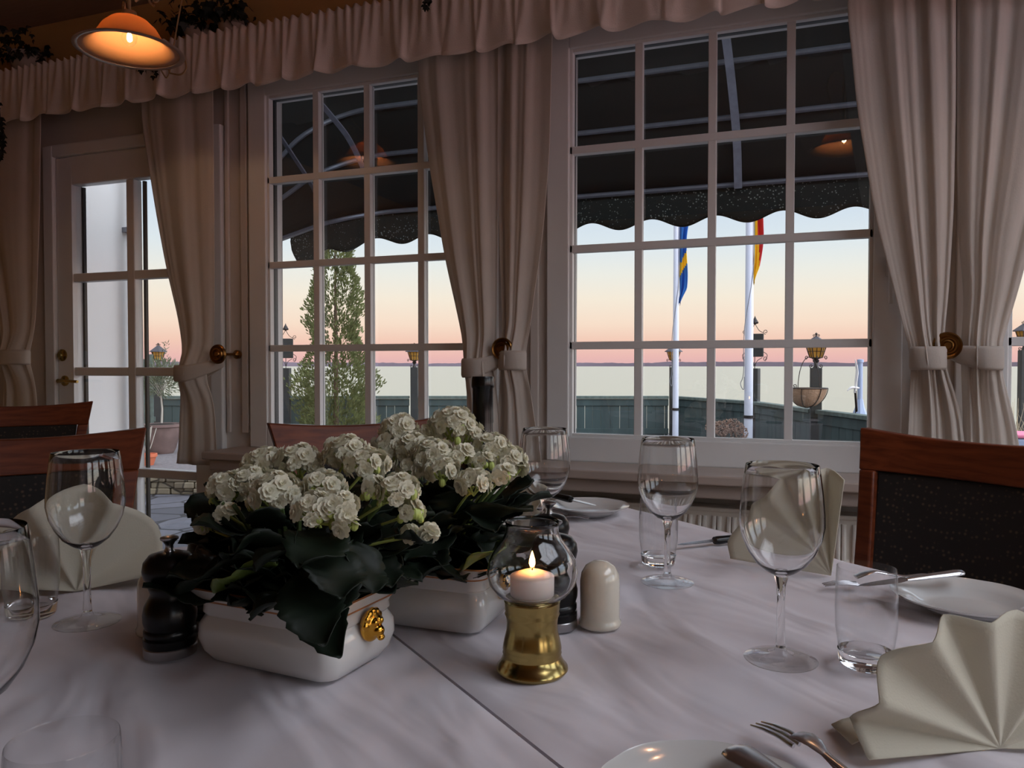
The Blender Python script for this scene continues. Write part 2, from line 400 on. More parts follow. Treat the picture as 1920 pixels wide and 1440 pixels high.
# openings in the window wall: (x0, x1, z0, z1)
W1 = (-2.295, -1.10, .70, 2.36); W2 = (-.895, .345, .70, 2.36); W3 = (.565, 1.80, .70, 2.36); W4 = (2.02, 3.25, .70, 2.36)
DR = (-3.54, -2.44, 0.0, 2.16)
ops = [DR, W1, W2, W3, W4]
wf = MB(); x = XL
for (a, b_, z0, z1) in ops:
    wf.box(x, a, 0, .15, 0, 2.44); 
    if z0 > 0: wf.box(a, b_, 0, .15, 0, z0)
    wf.box(a, b_, 0, .15, z1, 2.44); x = b_
wf.box(x, XR, 0, .15, 0, 2.44)
struct(wf.build('wall_front', M['panel'], smooth=0))
struct(MB().box(XL, XR, 0, .15, 2.44, ZC).build('wall_front_upper', M['wallo'], smooth=0))
struct(MB().box(XL, XR, -.195, 0, 2.44, 2.47).build('trim_1', M['panel'], smooth=0, bevel=.003))
# vertical panel battens on the wall between door and windows
for i, (xa, xb) in enumerate([(-2.43,-2.41),(-2.345,-2.31),(-1.07,-1.03),(-.965,-.93),(.385,.41),(.50,.53)]):
    struct(MB().box(xa, xb, -.014, 0, 0.76, 2.42).build('trim_%d' % (i+2), M['panel'], smooth=0, bevel=.004))
struct(MB().box(DR[1]+.02, XR, -.016, 0, 0, .1).build('baseboard_front', M['frame'], smooth=0, bevel=.004))

def window(idx, x0, x1, z0, z1, gx0, gx1, gz0, gz1, cols, zbars):
    w = semp('window_%d' % idx)
    fr = MB()      # wide casement frame
    fr.box(x0, gx0, -.02, .10, z0, z1).box(gx1, x1, -.02, .10, z0, z1).box(gx0, gx1, -.02, .10, z0, gz0).box(gx0, gx1, -.02, .10, gz1, z1)
    struct(fr.build('window_frame', M['frame'], w, smooth=0, bevel=.004))
    bd = MB()      # inner bead
    q = .012
    bd.box(gx0-.001, gx0+q, -.006, .02, gz0, gz1).box(gx1-q, gx1+.001, -.006, .02, gz0, gz1).box(gx0+q, gx1-q, -.006, .02, gz0, gz0+q).box(gx0+q, gx1-q, -.006, .02, gz1-q, gz1)
    struct(bd.build('bead', M['frame'], w, smooth=0, bevel=.002))
    gk = MB(); g = .008
    gk.box(gx0, gx0+g, .02, .055, gz0, gz1).box(gx1-g, gx1, .02, .055, gz0, gz1).box(gx0, gx1, .02, .055, gz0, gz0+g).box(gx0, gx1, .02, .055, gz1-g, gz1)
    struct(gk.build('gasket', M['gasket'], w, smooth=0))
    mu = MB(); hw = .0145
    cw = (gx1-gx0)/cols
    for k in range(1, cols):
        c = gx0+cw*k; mu.box(c-hw, c+hw, -.004, .022, gz0, gz1); mu.box(c-hw*.8, c+hw*.8, .031, .042, gz0, gz1)
    for z in zbars:
        mu.box(gx0, gx1, -.006, .020, z-hw, z+hw); mu.box(gx0, gx1, .0312, .0415, z-hw*.8, z+hw*.8)
    struct(mu.build('muntins', M['frame'], w, smooth=0, bevel=.002))
    struct(MB().box(gx0, gx1, .026, .030, gz0, gz1).build('pane', M['pane'], w, smooth=0))
    s_ = MB().box(x0-.06, x1+.06, -.26, -.02, .668, .70).box(x0-.04, x1+.04, -.235, -.02, .62, .668)
    struct(s_.build('window_sill', M['sill'], w, smooth=0, bevel=.005))
    return w
zb = [1.143, 1.513, 1.889]
window(1, *W1, -2.203, -1.19, .793, 2.262, 4, zb)
w2 = window(2, *W2, -.8075, .2545, .793, 2.272, 4, zb)
window(3, *W3, .650, 1.712, .793, 2.272, 4, zb)
window(4, *W4, 2.105, 3.165, .793, 2.272, 4, zb)
k_ = 5
for ops_, T_ in ((OR, TRt),):  # windows added in the unseen right wall to bring side light into the room
    for (a, b_) in ops_:
        w_ = window(k_, a, b_, .8, 2.3, a+.08, b_-.08, .88, 2.22, 4, [1.21,1.55,1.88]); w_.matrix_world = T_; k_ += 1
# casement handle on window 2
hb = MB().box(.292, .318, -.030, -.02, 1.36, 1.43).box(.299, .311, -.05, -.03, 1.385, 1.40).box(.298, .312, -.058, -.046, 1.27, 1.405)
struct(hb.build('window_handle', M['frame'], w2, smooth=0, bevel=.004))

# french door
d = semp('door_1')
fr = MB(); fr.box(-3.54, -3.475, -.03, .10, 0, 2.16).box(-2.505, -2.44, -.03, .10, 0, 2.16).box(-3.475, -2.505, -.03, .10, 2.105, 2.16)
struct(fr.build('door_frame', M['frame'], d, smooth=0, bevel=.005))
lf = MB(); gx0, gx1 = -3.367, -2.607
lf.box(-3.472, gx0, -.012, .045, .01, 2.10).box(gx1, -2.508, -.012, .045, .01, 2.10).box(gx0, gx1, -.012, .045, .01, .12).box(gx0, gx1, -.012, .045, 1.962, 2.10)
struct(lf.build('door_leaf', M['frame'], d, smooth=0, bevel=.006))
mu = MB(); mu.box(-3.018, -2.97, -.0095, .0415, .121, 1.961)
for z in (.548, 1.037, 1.503): mu.box(gx0, gx1, -.008, .04, z-.021, z+.021)
struct(mu.build('muntins', M['frame'], d, smooth=0, bevel=.005))
gk = MB()
for xa in (gx0, -2.97):
    gk.box(xa, xa+.014, .045, .06, .12, 1.962)
struct(gk.build('gasket', M['gasket'], d, smooth=0))
struct(MB().box(gx0, gx1, .012, .016, .12, 1.962).build('pane', M['pane'], d, smooth=0))
hd = MB(); c = onY(120, 714, -.02)
hd.lathe([(.026,0),(.026,.006),(.012,.010),(.010,.045),(.0,.046)], 20, TR(c.x, -.012, c.z, rx=R(90)))
hd.tube([(c.x,-.052,c.z),(c.x+.03,-.056,c.z+.001),(c.x+.13,-.054,c.z-.003)], [.010,.009,.007], 10)
struct(hd.build('door_handle', M['brass'], d))
c = onY(115, 666, -.02)
struct(MB().lathe([(.030,0),(.030,.006),(.022,.012),(.014,.014),(.012,.022),(0,.023)], 24, TR(c.x, -.012, c.z, rx=R(90))).build('door_lock', M['brass'], d))

# ------------------------------------------------------------------ outside: terrace, sea, shore
struct(MB().box(-14, 14, .15, 3.6, -.2, -.1).build('terrace_paving', M['pave'], smooth=0))
def fwd(px, d, z): p = atD(px, 686, d); p.z = z; return p
# ground of the upper terrace follows the fence line, its stone edge parallel to it
FD = Vector((cos(R(20)), sin(R(20)), 0)); FNv = Vector((-sin(R(20)), cos(R(20)), 0))
def out(r, dd, z): p = CAM + FD*r + FNv*dd; p.z = z; return p
def poly_slab(name, pts, z0, z1, m_):
    n = len(pts); vs = [(p.x,p.y,z0) for p in pts]+[(p.x,p.y,z1) for p in pts]
    fs = [tuple(range(n-1,-1,-1)), tuple(range(n,2*n))] + [(i,(i+1)%n,n+(i+1)%n,n+i) for i in range(n)]
    return struct(MB().add(vs, fs).build(name, m_, smooth=0))
poly_slab('paving_outer', [Vector((-14,3.6,0)), Vector((14,3.6,0)), out(16,11.6,0), out(-9,11.6,0)], -.2, -.1001, M['pave'])
poly_slab('upper_terrace', [out(-9,7.05,0), out(-.2,7.05,0), out(-.2,11.4,0), out(-9,11.4,0)], -.19, .07, M['gravel'])
poly_slab('upper_terrace', [out(-.2,7.05,0), out(5,7.05,0), out(6,5.0,0), out(9,5.0,0), out(9,11.4,0), out(-.2,11.4,0)], -.19, .069, M['gravel'])
# low rubble retaining wall made of stacked courses
rb = MB(); random.seed(3)
for row, (z0, z1) in enumerate([(-.10,-.045),(-.043,.012),(.014,.072)]):
    r = -7.0 + row*.05
    while r < -1.2:
        L = random.uniform(.14,.30); j = random.uniform(-.015,.015)
        a = out(r, 6.93+j, z0)
        rb.box(0, L-.012, 0, .14, 0, z1-z0, Matrix.Translation(a) @ Matrix.Rotation(R(20),4,'Z')); r += L
tag(rb.build('stone_kerb', M['rubble'], smooth=0, bevel=.01), 'low rubble stone retaining kerb at the edge of the raised terrace', 'stone wall')
# neighbouring wing of the house
struct(MB().box(-6.2, -3.94, .16, .98, -.2, 3.4).build('wall_wing', M['render'], smooth=0))
dp = MB().tube([(-3.885,.86,-.1),(-3.885,.86,3.2)], .024, 12)
for z in (.6, 1.9): dp.box(-3.94,-3.86,.83,.89,z,z+.03)
tag(dp.build('downpipe', M['pipe']), 'grey downpipe on the corner of the white rendered wall', 'pipe')
# sea and far shore
struct(MB().box(-9000, 9000, 13.5, 12000, -3.3, -3.2).build('sea', M['sea'], smooth=0))
hl = MB(); n = 380; rings = []
for i in range(n+1):
    a = R(152-92*i/n); rr = 6500
    h = 30 + 16*noise.noise((i*.035, 1.3, 0)) + 9*noise.noise((i*.16, 4, 0)) + 5*noise.noise((i*.9, 2, 0))
    if i/n > .72: h += 8
    h = max(h, 8)
    p = Vector((rr*cos(a), rr*sin(a), -5)); q = p*1.02
    rings.append([(p.x,p.y,-5),(q.x,q.y,-5),(q.x,q.y,h*.9),(p.x,p.y,h)])
hl.loft(rings); struct(hl.build('far_shore', M['hill'], smooth=60))

# ------------------------------------------------------------------ fence, lamp posts
FZ = .635
fpts = [fwd(p_, 11, 0) for p_ in (90, 297, 536, 777, 1020, 1263)]
q1414 = fwd(1415, 9.35, 0); q1530 = fwd(1532, 7.6, 0); q1660 = fwd(1690, 6.2, 0)
fpts += [q1414, q1530, q1660]
def fence_panel(a, b_, label):
    a = Vector((a.x,a.y,0)); b_ = Vector((b_.x,b_.y,0)); dd_ = (b_-a).normalized()*.075; a = a+dd_; b_ = b_-dd_; L = (b_-a).length; rz = atan2(b_.y-a.y, b_.x-a.x)
    t_ = thing('fence_panel', label, 'fence', (a.x,a.y,.07), rz, 'green board fence along the terrace')
    bo = MB(); x = 0; random.seed(int(L*1000))
    while x < L-.03:
        w = min(random.uniform(.11,.15), L-x); bo.box(x, x+w-.006, -.012, .012, 0, FZ-.13-.07+.02); x += w+random.choice((-.003,-.003,.0005,.002))
    bo.build('boards', M['fence'], t_, smooth=0)
    MB().box(0, L, -.028, .028, FZ-.07-.14, FZ-.07-.045).build('top_board', M['fence'], t_, smooth=0, bevel=.003)
    MB().box(0, L, -.055, .055, FZ-.07-.04, FZ-.07).build('cap_rail', M['fencecap'], t_, smooth=0, bevel=.006)
    MB().box(0, L, -.03, .03, 0.02, .10).build('bottom_rail', M['fence'], t_, smooth=0, bevel=.003)
    return t_
fl = ['green board fence panel farthest left, behind the olive tree pot', 'green board fence panel with the conifer standing in front of it',
      'green board fence panel seen in the first window, right of the conifer', 'green board fence panel behind the gathered curtain pair',
      'green board fence panel between the left flagpole and the curtain', 'green board fence panel between the two flagpoles',
      'green board fence panel sloping down right of the white flagpole', ]
fl2 = ['green board fence panel farthest left, mostly behind the glass door', 'green board fence panel left of the sign post by the conifer, behind the olive tree', 'green board fence panel behind the conifer, from sign post to lantern post',
       'green board fence panel right of the lantern post in the middle window', 'green board fence panel with light gaps, left of the blue and yellow flag pole',
       'green board fence panel running between the two flagpoles', 'green board fence panel between the sign post and the basket post', 'nearest green board fence panel, at the right edge of the large window']
for (a, b_), lb in zip(zip(fpts, fpts[1:]), fl2): fence_panel(a, b_, lb)

def scroll(mb, c, r, s, ax, turns=1.2, tr=.004):
    pts = []
    for k in range(22):
        u = k/21; a = -pi/2 + turns*2*pi*u; rr = r*(1-.75*u)
        pts.append(c + ax*(s*(rr*cos(a)+ (0))) + Vector((0,0,1))*(rr*sin(a)+r))
    mb.tube(pts, tr, 5)
def lamp_post(p, rz, label, pw=.052, ztop=1.045):
    t_ = thing('lamp_post', label, 'lamp post', (p.x,p.y,.07), rz, 'lantern posts along the fence')
    MB().box(-pw,pw,-pw,pw,0,ztop-.07).build('post', M['post'], t_, smooth=0, bevel=.006)
    z = ztop-.07
    br = MB(); br.lathe([(.035,z),(.022,z+.015),(.018,z+.05),(.034,z+.07),(.02,z+.085),(.06,z+.10),(.0,z+.102)], 8)
    X_ = Vector((1,0,0)); Y_ = Vector((0,1,0))
    for ax in (X_, Y_):
        for s_ in (-1, 1):
            scroll(br, ax*s_*.045+Vector((0,0,z)), .018, s_, ax); scroll(br, ax*s_*.085+Vector((0,0,z+.085)), .018, s_, ax)
    br.build('bracket', M['lblack'], t_)
    z0, z1, r0, r1 = z+.10, z+.225, .058, .098
    def sq(r, zz, n=6): return [Vector((r*cos(2*pi*k/n), r*sin(2*pi*k/n), zz)) for k in range(n)]
    MB().loft([sq(r0*.93,z0), sq(r1*.93,z1)]).build('lantern_glass', M['amber'], t_, smooth=0)
    fm = MB(); a, b2 = sq(r0,z0), sq(r1,z1); mid = sq((r0+r1)/2,(z0+z1)/2)
    for k in range(6):
        l = (k+1) % 6
        fm.tube([a[k],b2[k]], .005, 5); fm.tube([(a[k]+a[l])/2,(b2[k]+b2[l])/2], .003, 5)
        for rg in (a, b2, mid): fm.tube([rg[k],rg[l]], .004 if rg is not mid else .003, 5)
    fm.build('lantern_frame', M['lblack'], t_)
    rf = MB().loft([sq(r1*1.32,z1-.006), sq(r1*1.30,z1+.004), sq(.03,z1+.075), sq(.016,z1+.085)]); rf.build('lantern_roof', M['lroof'], t_, smooth=0)
    fn = MB().lathe([(.012,z1+.08),(.008,z1+.10),(.014,z1+.112),(.0,z1+.125)], 8)
    for s_ in (-1,1): scroll(fn, X_*s_*.02+Vector((0,0,z1+.085)), .012, s_, X_, tr=.003)
    fn.build('finial', M['lblack'], t_)
    return t_
lamp_post(fwd(777,11,0), R(20), 'dark lantern post standing on the fence right of the conifer')
lamp_post(fwd(297,11,0), R(20), 'dark lantern post seen through the glass door above the olive tree')
lamp_post(fwd(1263,11.0,0), R(20), 'dark lantern post half hidden behind the left flagpole')
lpb = lamp_post(fwd(1530,7.6,0), R(5), 'dark lantern post carrying the hanging basket, near the right of the large window', .052)

def sign_post(p, rz, label, pw):
    t_ = thing('sign_post', label, 'sign post', (p.x,p.y,.07), rz, 'blank sign posts on the fence')
    z = .965
    MB().box(-pw,pw,-pw,pw,0,z).build('post', M['post'], t_, smooth=0, bevel=.006)
    MB().box(-.105,.105,-.012,.012,z+.14,z+.42).build('sign_board', M['post'], t_, smooth=0, bevel=.004)
    sc = MB(); s2_ = MB(); X_ = Vector((1,0,0))
    sc.tube(bez([(0,0,z),(0,0,z+.08),(0,0,z+.14)],4), .005, 5)
    for s_ in (-1,1):
        sc.tube(bez([(0,0,z+.02),(s_*.03,0,z+.09),(s_*.09,0,z+.13)],5), .004, 5)
        s2_.tube(bez([(s_*.10,0,z+.43),(s_*.05,0,z+.46),(0,0,z+.54)],5), .004, 5)
        scroll(s2_, X_*s_*.13+Vector((0,0,z+.41)), .03, -s_, X_); scroll(sc, X_*s_*.13+Vector((0,0,z+.09)), .028, -s_, X_)
        sc.tube(bez([(s_*.105,0,z+.2),(s_*.15,0,z+.16),(s_*.13,0,z+.09)],5), .004, 5)
    s2_.lathe([(.01,z+.53),(.035,z+.56),(.03,z+.58),(.012,z+.61),(0,z+.64)], 8)
    for k in range(5):
        a = 2*pi*k/5; s2_.ball((.028*cos(a),.028*sin(a),z+.555), .016, 6, 4)
    sc.build('scrollwork', M['lblack'], t_); s2_.build('finial', M['lblack'], t_)
    return t_
sign_post(fwd(536,11.0,0), R(20), 'wooden sign post with wrought iron scrolls left of the conifer', .062)
sign_post(fwd(1415,9.35,0), R(-15), 'wooden sign post with wrought iron scrolls behind the right flagpole', .055)

# hanging half basket on the nearest lantern post
bp_ = fwd(1517, 7.42, 0)
hb = thing('hanging_basket', 'brown half-round hanging basket on the lantern post', 'basket', (bp_.x, bp_.y, .66), R(10))
bs = MB(); rg = []
for i in range(9):
    u = i/8; rr = .165*sqrt(max(0,1-(1-u)**2))+.004; rg.append([Vector((rr*cos(a_)-.02*(1-u), rr*sin(a_)*.8, .19*u)) for a_ in [2*pi*k/20 for k in range(20)]])
bs.loft(rg); bs.build('liner', M['coco'], hb)
wb = MB(); 
for k in range(6):
    a_ = 2*pi*k/6; wb.tube([Vector((rg[i][0].x*0+ (.17*sqrt(max(0,1-(1-i/8)**2))+.006)*cos(a_)-.02*(1-i/8), (.17*sqrt(max(0,1-(1-i/8)**2))+.006)*sin(a_)*.8, .19*i/8)) for i in range(9)], .004, 5)
wb.tube([(.172*cos(a_),.14*sin(a_),.19) for a_ in [2*pi*k/24 for k in range(25)]], .005, 5)
wb.tube([(.10*cos(a_), 0, .19+.30*sin(a_)) for a_ in [pi*k/16 for k in range(17)]], .004, 5)
for s_ in (-1,): 
    scroll(wb, Vector((-.20,0,.19)), .025, -1, Vector((1,0,0))); scroll(wb, Vector((-.13,0,.19)), .02, 1, Vector((1,0,0)))
wb.build('wire_frame', M['lblack'], hb)

# flagpoles and flags
def flagpole(px, d, r, label):
    p = fwd(px, d, -.1)
    t_ = thing('flagpole', label, 'flagpole', p, 0, 'white flagpoles')
    MB().lathe([(r*1.25,0),(r*1.2,1.1),(r*1.15,2.2),(r*.95,6.2),(0,6.22)], 16).build('pole', M['pole'], t_)
    MB().lathe([(r*1.28,1.0*0+.62),(r*1.5,.62),(r*1.5,.65),(r*1.28,.65)], 14).build('band', M['lblack'], t_)
    MB().tube(bez([(r*1.5,-.01,6),(r*1.3,-.02,3.0),(r*1.2,-.03,2.2),(-r*1.2,-.05,1.55),(-r*1.4,-.03,1.1),(-r*2.2,-.03,.98),(-r*1.3,-.04,.92),(-r*1.2,-.03,1.05)],6), .004, 5).build('halyard', M['rope'], t_)
    return p
pf1 = flagpole(1267, 9.4, .030, 'white flagpole with the blue and yellow flag, left in the large window')
pf2 = flagpole(1404, 8.0, .036, 'white flagpole with the red and yellow flag, right in the large window')
def flag(p, side, z0, z1, wid, mats, pat, label, seed):
    def fn(u, v):
        z = z0+(z1-z0)*v
        w = .8*wid*(1-.55*v)*(1+.25*sin(v*9+seed))*(1 if v < .86 else max(.12,(1-v)/.14))
        x = .04+ w*u
        y = .035*sin(u*9+v*4+seed) + .02*sin(u*17+seed*2)
        return Vector((x, y, z - .06*u*(1 if v > .5 else .2)))
    o = MB().grid(fn, 14, 46, TR(p.x,p.y,0,rz=R(20)), mi=pat).build('flag', mats, smooth=60, solid=.003)
    return tag(o, label, 'flag')
def patSE(u, v): 
    q = (v*1.0+.16*u) ; q = q % .46
    return 1 if .24 < q < .34 else 0
def patSK(u, v):
    if v > .90: return 1
    return 1 if (u*.9 - (v-.35)*1.1 < .12 and v > .55) or (u < .42 and v < .62) else 0
flag(pf1, 1, 3.3, 1.86, .17, [M['blue'],M['yellow']], patSE, 'limp blue and yellow flag hanging from the left flagpole', .4)
flag(pf2, 1, 3.2, 1.95, .17, [M['red'],M['yellow']], patSK, 'limp red and yellow flag hanging from the right flagpole', 1.9)

# ------------------------------------------------------------------ garden plants outside
def leafcard(mb, p, n, s, w=.5, mi=0):
    n = n.normalized(); a = n.cross(Vector((random.random()-.5,random.random()-.5,random.random()-.5))).normalized()
    q = n*s
    mb.add([p, p+q*.5+a*s*w*.5, p+q, p+q*.5-a*s*w*.5], [(0,1,2,3)], mi=mi)
random.seed(11)
cp = fwd(629, 9.9, .07)
t_ = thing('conifer', 'tall pointed green conifer in front of the fence outside', 'tree', cp)
MB().tube([(0,0,0),(.01,0,1.2),(0,0,2.9)], [.04,.025,.006], 8).build('trunk', M['bark'], t_)
cf = MB(); H = 3.15
def crad(z):
    k = z/H
    pr = [(0,.34),(.09,.42),(.19,.46),(.30,.40),(.40,.29),(.45,.31),(.53,.35),(.62,.29),(.76,.20),(.88,.15),(.96,.08),(1,.01)]
    for a, b_ in zip(pr, pr[1:]):
        if k <= b_[0]: return a[1]+(b_[1]-a[1])*(k-a[0])/(b_[0]-a[0])
    return .01
for k in range(26000):
    z = H*random.random()**1.12; a = random.uniform(0, 2*pi)
    lump = 1+.42*noise.noise((cos(a)*2.2, sin(a)*2.2, z*3.2))+.25*noise.noise((cos(a)*6, sin(a)*6, z*9))
    dens = noise.noise((cos(a)*4+9, sin(a)*4, z*6))
    if dens < -.20 and z > .9: continue
    r = crad(z)*lump*random.uniform(.55,1)**.5
    p = Vector((r*cos(a), r*sin(a), z+.03))
    leafcard(cf, p, Vector((cos(a)*.7, sin(a)*.7, random.uniform(.2,1.6))), random.uniform(.03,.065), .42)
cf.build('foliage', M['conifer'], t_, smooth=0, weld=False)
# olive tree in large clay pot, behind the glass door
random.seed(5)
op = fwd(302, 8.75, .07)
pt = thing('clay_pot', 'large weathered round clay pot holding the olive tree', 'plant pot', op)
MB().lathe([(.12,0),(.15,.05),(.19,.22),(.205,.30),(.22,.305),(.22,.335),(.20,.335),(.19,.30),(0,.30)], 28).build('pot', M['clay'], pt)
MB().lathe([(.192,.302),(.12,.335),(0,.345)], 20).build('soil', M['soil'], pt)
ot = thing('olive_tree', 'small standard olive tree with round grey-green crown', 'tree', op+Vector((0,0,.34)))
tk = MB().tube([(0,0,0),(.01,0,.16),(-.005,0,.3),(0,0,.42)], [.012,.010,.009,.008], 8)
for k in range(14):
    a = random.uniform(0,2*pi); tk.tube([(0,0,.28+.01*k),(.08*cos(a),.08*sin(a),.38+.012*k),(.16*cos(a),.16*sin(a),.46+.014*k)], [.005,.003,.002], 5)
tk.build('trunk', M['olivet'], ot)
fo = MB()
for k in range(2000):
    v = Vector((random.gauss(0,1),random.gauss(0,1),random.gauss(0,1))).normalized()*(random.random()**.45)
    p = Vector((v.x*.25, v.y*.25, .52+v.z*.22)); leafcard(fo, p, v+Vector((0,0,.5))+Vector((random.random()-.5,random.random()-.5,0)), random.uniform(.035,.06), .22)
for k in range(60):
    fo_ = Vector((.02*random.gauss(0,1)+.06,.02*random.gauss(0,1),.62+.3*random.random())); leafcard(fo, fo_, Vector((random.gauss(0,1),random.gauss(0,1),1)), .05, .2)
fo.build('foliage', M['olive'], ot, smooth=0, weld=False)
sp_ = onZ(276, 872, .07)
s2 = thing('terracotta_pot', 'small orange terracotta pot on the raised terrace edge', 'plant pot', sp_)
MB().lathe([(.06,0),(.085,.085),(.095,.085),(.095,.115),(.085,.115),(.08,.09),(0,.09)], 24).build('pot', M['terra'], s2)
pl = MB()
for k in range(9):
    a = random.uniform(0,2*pi); r = random.uniform(.02,.08); pl.tube(bez([(0,0,.09),(r*.6*cos(a),r*.6*sin(a),.2),(r*1.3*cos(a),r*1.3*sin(a),.28+.12*random.random())],4), .004, 5)
tag(pl.build('bare_twigs', M['olivet'], loc=(0,0,0)), 'bare pale twigs growing in the small terracotta pot', 'plant').location = sp_
# slatted screen at the edge of the door view
sl = thing('slatted_screen', 'narrow grey-green slatted screen beside the olive tree', 'screen', fwd(268, 9.6, .07), R(20))
q = MB()
for k in range(5): q.box(-.09+k*.045, -.055+k*.045, -.01, .01, 0, 1.08 + .06*(k > 2))
q.build('slats', M['fencecap'], sl, smooth=0)
for z_ in (.3,.85): MB().box(-.095,.135,.01,.03,z_,z_+.06).build('rail', M['fencecap'], sl, smooth=0)
# dried hydrangea
hp = fwd(1367, 7.6, .07)
t_ = thing('dried_hydrangea', 'brown dried hydrangea bush below the right flagpole', 'bush', hp)
random.seed(9); st = MB(); hd = MB()
for k in range(9):
    a = random.uniform(0,2*pi); r = random.uniform(.03,.15); c = Vector((r*1.15*cos(a), r*.8*sin(a), random.uniform(.30,.42)))
    st.tube([(0,0,0),tuple(c*.6+Vector((0,0,.02))),tuple(c)], .004, 5)
    for j in range(150):
        v = Vector((random.gauss(0,1),random.gauss(0,1),random.gauss(0,1))).normalized(); leafcard(hd, c+v*.055, v+Vector((random.random()-.5,)*3), .02, .9)
st.build('stems', M['bark'], t_); hd.build('flower_heads', M['dried'], t_, smooth=0, weld=False)
# pale post with flared foot and the bird spinner beyond the fence
pp = fwd(1613, 7.9, -.1)
t_ = thing('bollard_post', 'pale blue-grey post with a flared foot beyond the fence', 'post', pp)
MB().lathe([(.02,.62),(.026,.7),(.024,1.2),(.032,1.2),(.032,1.23),(0,1.235)], 14).build('pole', M['bluegrey'], t_)
MB().lathe([(.17,0),(.16,.35),(.11,.56),(.045,.74),(.03,.82),(0,.82)], 8).build('foot', M['bluegrey'], t_)
bp2 = fwd(1605, 7.25, .07)
t_ = thing('bird_ornament', 'black and white bird shaped garden stake with raised wing', 'garden ornament', bp2, R(20))
MB().tube([(0,0,0),(0,0,.62)], .004, 6).build('stake', M['lblack'], t_)
MB().tube(bez([(.01,0,.56),(.005,0,.64),(-.005,0,.76)],5), [.010]+[.018]*9+[.02], 8, flat=.5).build('tail', M['black'], t_)
wg = MB().tube(bez([(-.01,0,.74),(.0,0,.84),(.01,0,.95),(-.01,0,1.06)],5), [.02]*6+[.026]*4+[.022]*3+[.014,.008,.003], 8, flat=.35)
wg.tube(bez([(-.08,0,.76),(-.04,0,.79),(.03,0,.785)],4), [.006,.01,.014,.018,.02,.02,.018,.016,.012], 8, flat=.7)
wg.build('body', M['white'], t_)
# reeds and small boat seen at the right edge
random.seed(21)
rd = MB()
for k in range(260):
    c = fwd(random.uniform(1800,2300), random.uniform(6.9,7.6), .0); h = random.uniform(.45,.78)
    rd.tube([c, c+Vector((random.gauss(0,.02),0,h*.6)), c+Vector((random.gauss(0,.05),0,h))], [.003,.003,.001], 3)
tag(rd.build('reeds', M['reed'], smooth=0), 'pale dry reeds standing outside the right window', 'reeds', kind='stuff')
bt = thing('boat', 'pale blue boat with pink stripe behind the right curtain', 'boat', fwd(1960, 6.2, .07), R(0))
MB().box(-.5,.6,-.2,.2,.30,.42).build('hull', M['bluegrey'], bt, smooth=0, bevel=.02)
MB().box(-.51,.61,-.21,.21,.42,.45).build('gunwale', M['house'], bt, smooth=0, bevel=.01)
MB().box(-.4,.5,-.15,.15,0,.30).build('cradle', M['post'], bt, smooth=0, bevel=.02)
q = fwd(1920, 9.0, .07)
lamp_post(Vector((q.x,q.y,0)), R(10), 'dark lantern post just visible in the window at the right edge', .05, 1.25)

# ------------------------------------------------------------------ awning (hooped canopy over the windows)
aw = thing('awning', 'dark green hooped awning with scalloped flounce above the windows outside', 'awning', (0,0,0))
AX0, AX1, PZ, AR, PY = -2.90, 3.6, 1.50, 1.75, .15
def hoop(th, rr=AR, x0=AX0, x1=AX1, rc=.42, n=8):
    cy, cz = cos(th), sin(th)
    def P_(x, r): return Vector((x, PY + r*cy, PZ + r*cz))
    pts = [P_(x0, .02)]
    for k in range(n+1):
        a = pi - (pi/2)*k/n
        pts.append(P_(x0+rc+rc*cos(a), rr-rc+rc*sin(a)))
    for k in range(n+1):
        a = pi/2 - (pi/2)*k/n
        pts.append(P_(x1-rc+rc*cos(a), rr-rc+rc*sin(a)))
    pts.append(P_(x1, .02)); return pts
ths = [R(20.6), R(33), R(43), R(54), R(68), R(84)]
for th in ths[:4]:
    MB().tube(hoop(th), .0155, 8).build('hoop', M['pipe'], aw)
cv = MB(); hs = [hoop(th, AR+.02) for th in ths]
nn = len(hs[0])
for j in range(len(hs)-1):
    def fn(u, v, j=j):
        k = min(int(u*(nn-1)+1e-6), nn-1); p = hs[j][k]; q = hs[j+1][k]; r_ = p.lerp(q, v)
        sag = sin(v*pi)*.03; c = Vector((r_.x, PY, PZ)); return r_ + (c-r_).normalized()*sag
    cv.grid(fn, nn-1, 4)
cv.build('canopy', M['awning'], aw, smooth=50, solid=.004)
# flounce: resample the lowest hoop path
base = hoop(ths[0], AR+.022); 
acc = [0]
for a, b_ in zip(base, base[1:]): acc.append(acc[-1]+(b_-a).length)
def along(s_):
    for i in range(len(acc)-1):
        if s_ <= acc[i+1]: k = (s_-acc[i])/(acc[i+1]-acc[i]); return base[i].lerp(base[i+1], k)
    return base[-1]
S0 = 1.02; LT = acc[-1]-S0; NS = 640
def fn(u, v):
    s_ = u*LT; p = along(s_+S0); ph = (s_-.02)/.375
    dep = .185 + .055*(.5-.5*cos(2*pi*ph)); dep *= min(1, .25+sqrt(s_/.07)*.75)
    return Vector((p.x, p.y + .012*v*sin(s_*7), p.z+.015 - dep*v))
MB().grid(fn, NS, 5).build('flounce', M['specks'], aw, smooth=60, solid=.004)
MB().tube([fn(i/NS, 1) for i in range(NS+1)], .004, 5).build('flounce_piping', M['black'], aw)
def strap(pts, label=None):
    MB().tube(bez(pts, 6), .024, 8, flat=.12, up=Vector((1,0,0))).build('strap', M['strap'], aw)
def onarc(x, th, r=AR-.03): return Vector((x, PY+r*cos(th), PZ+r*sin(th)))
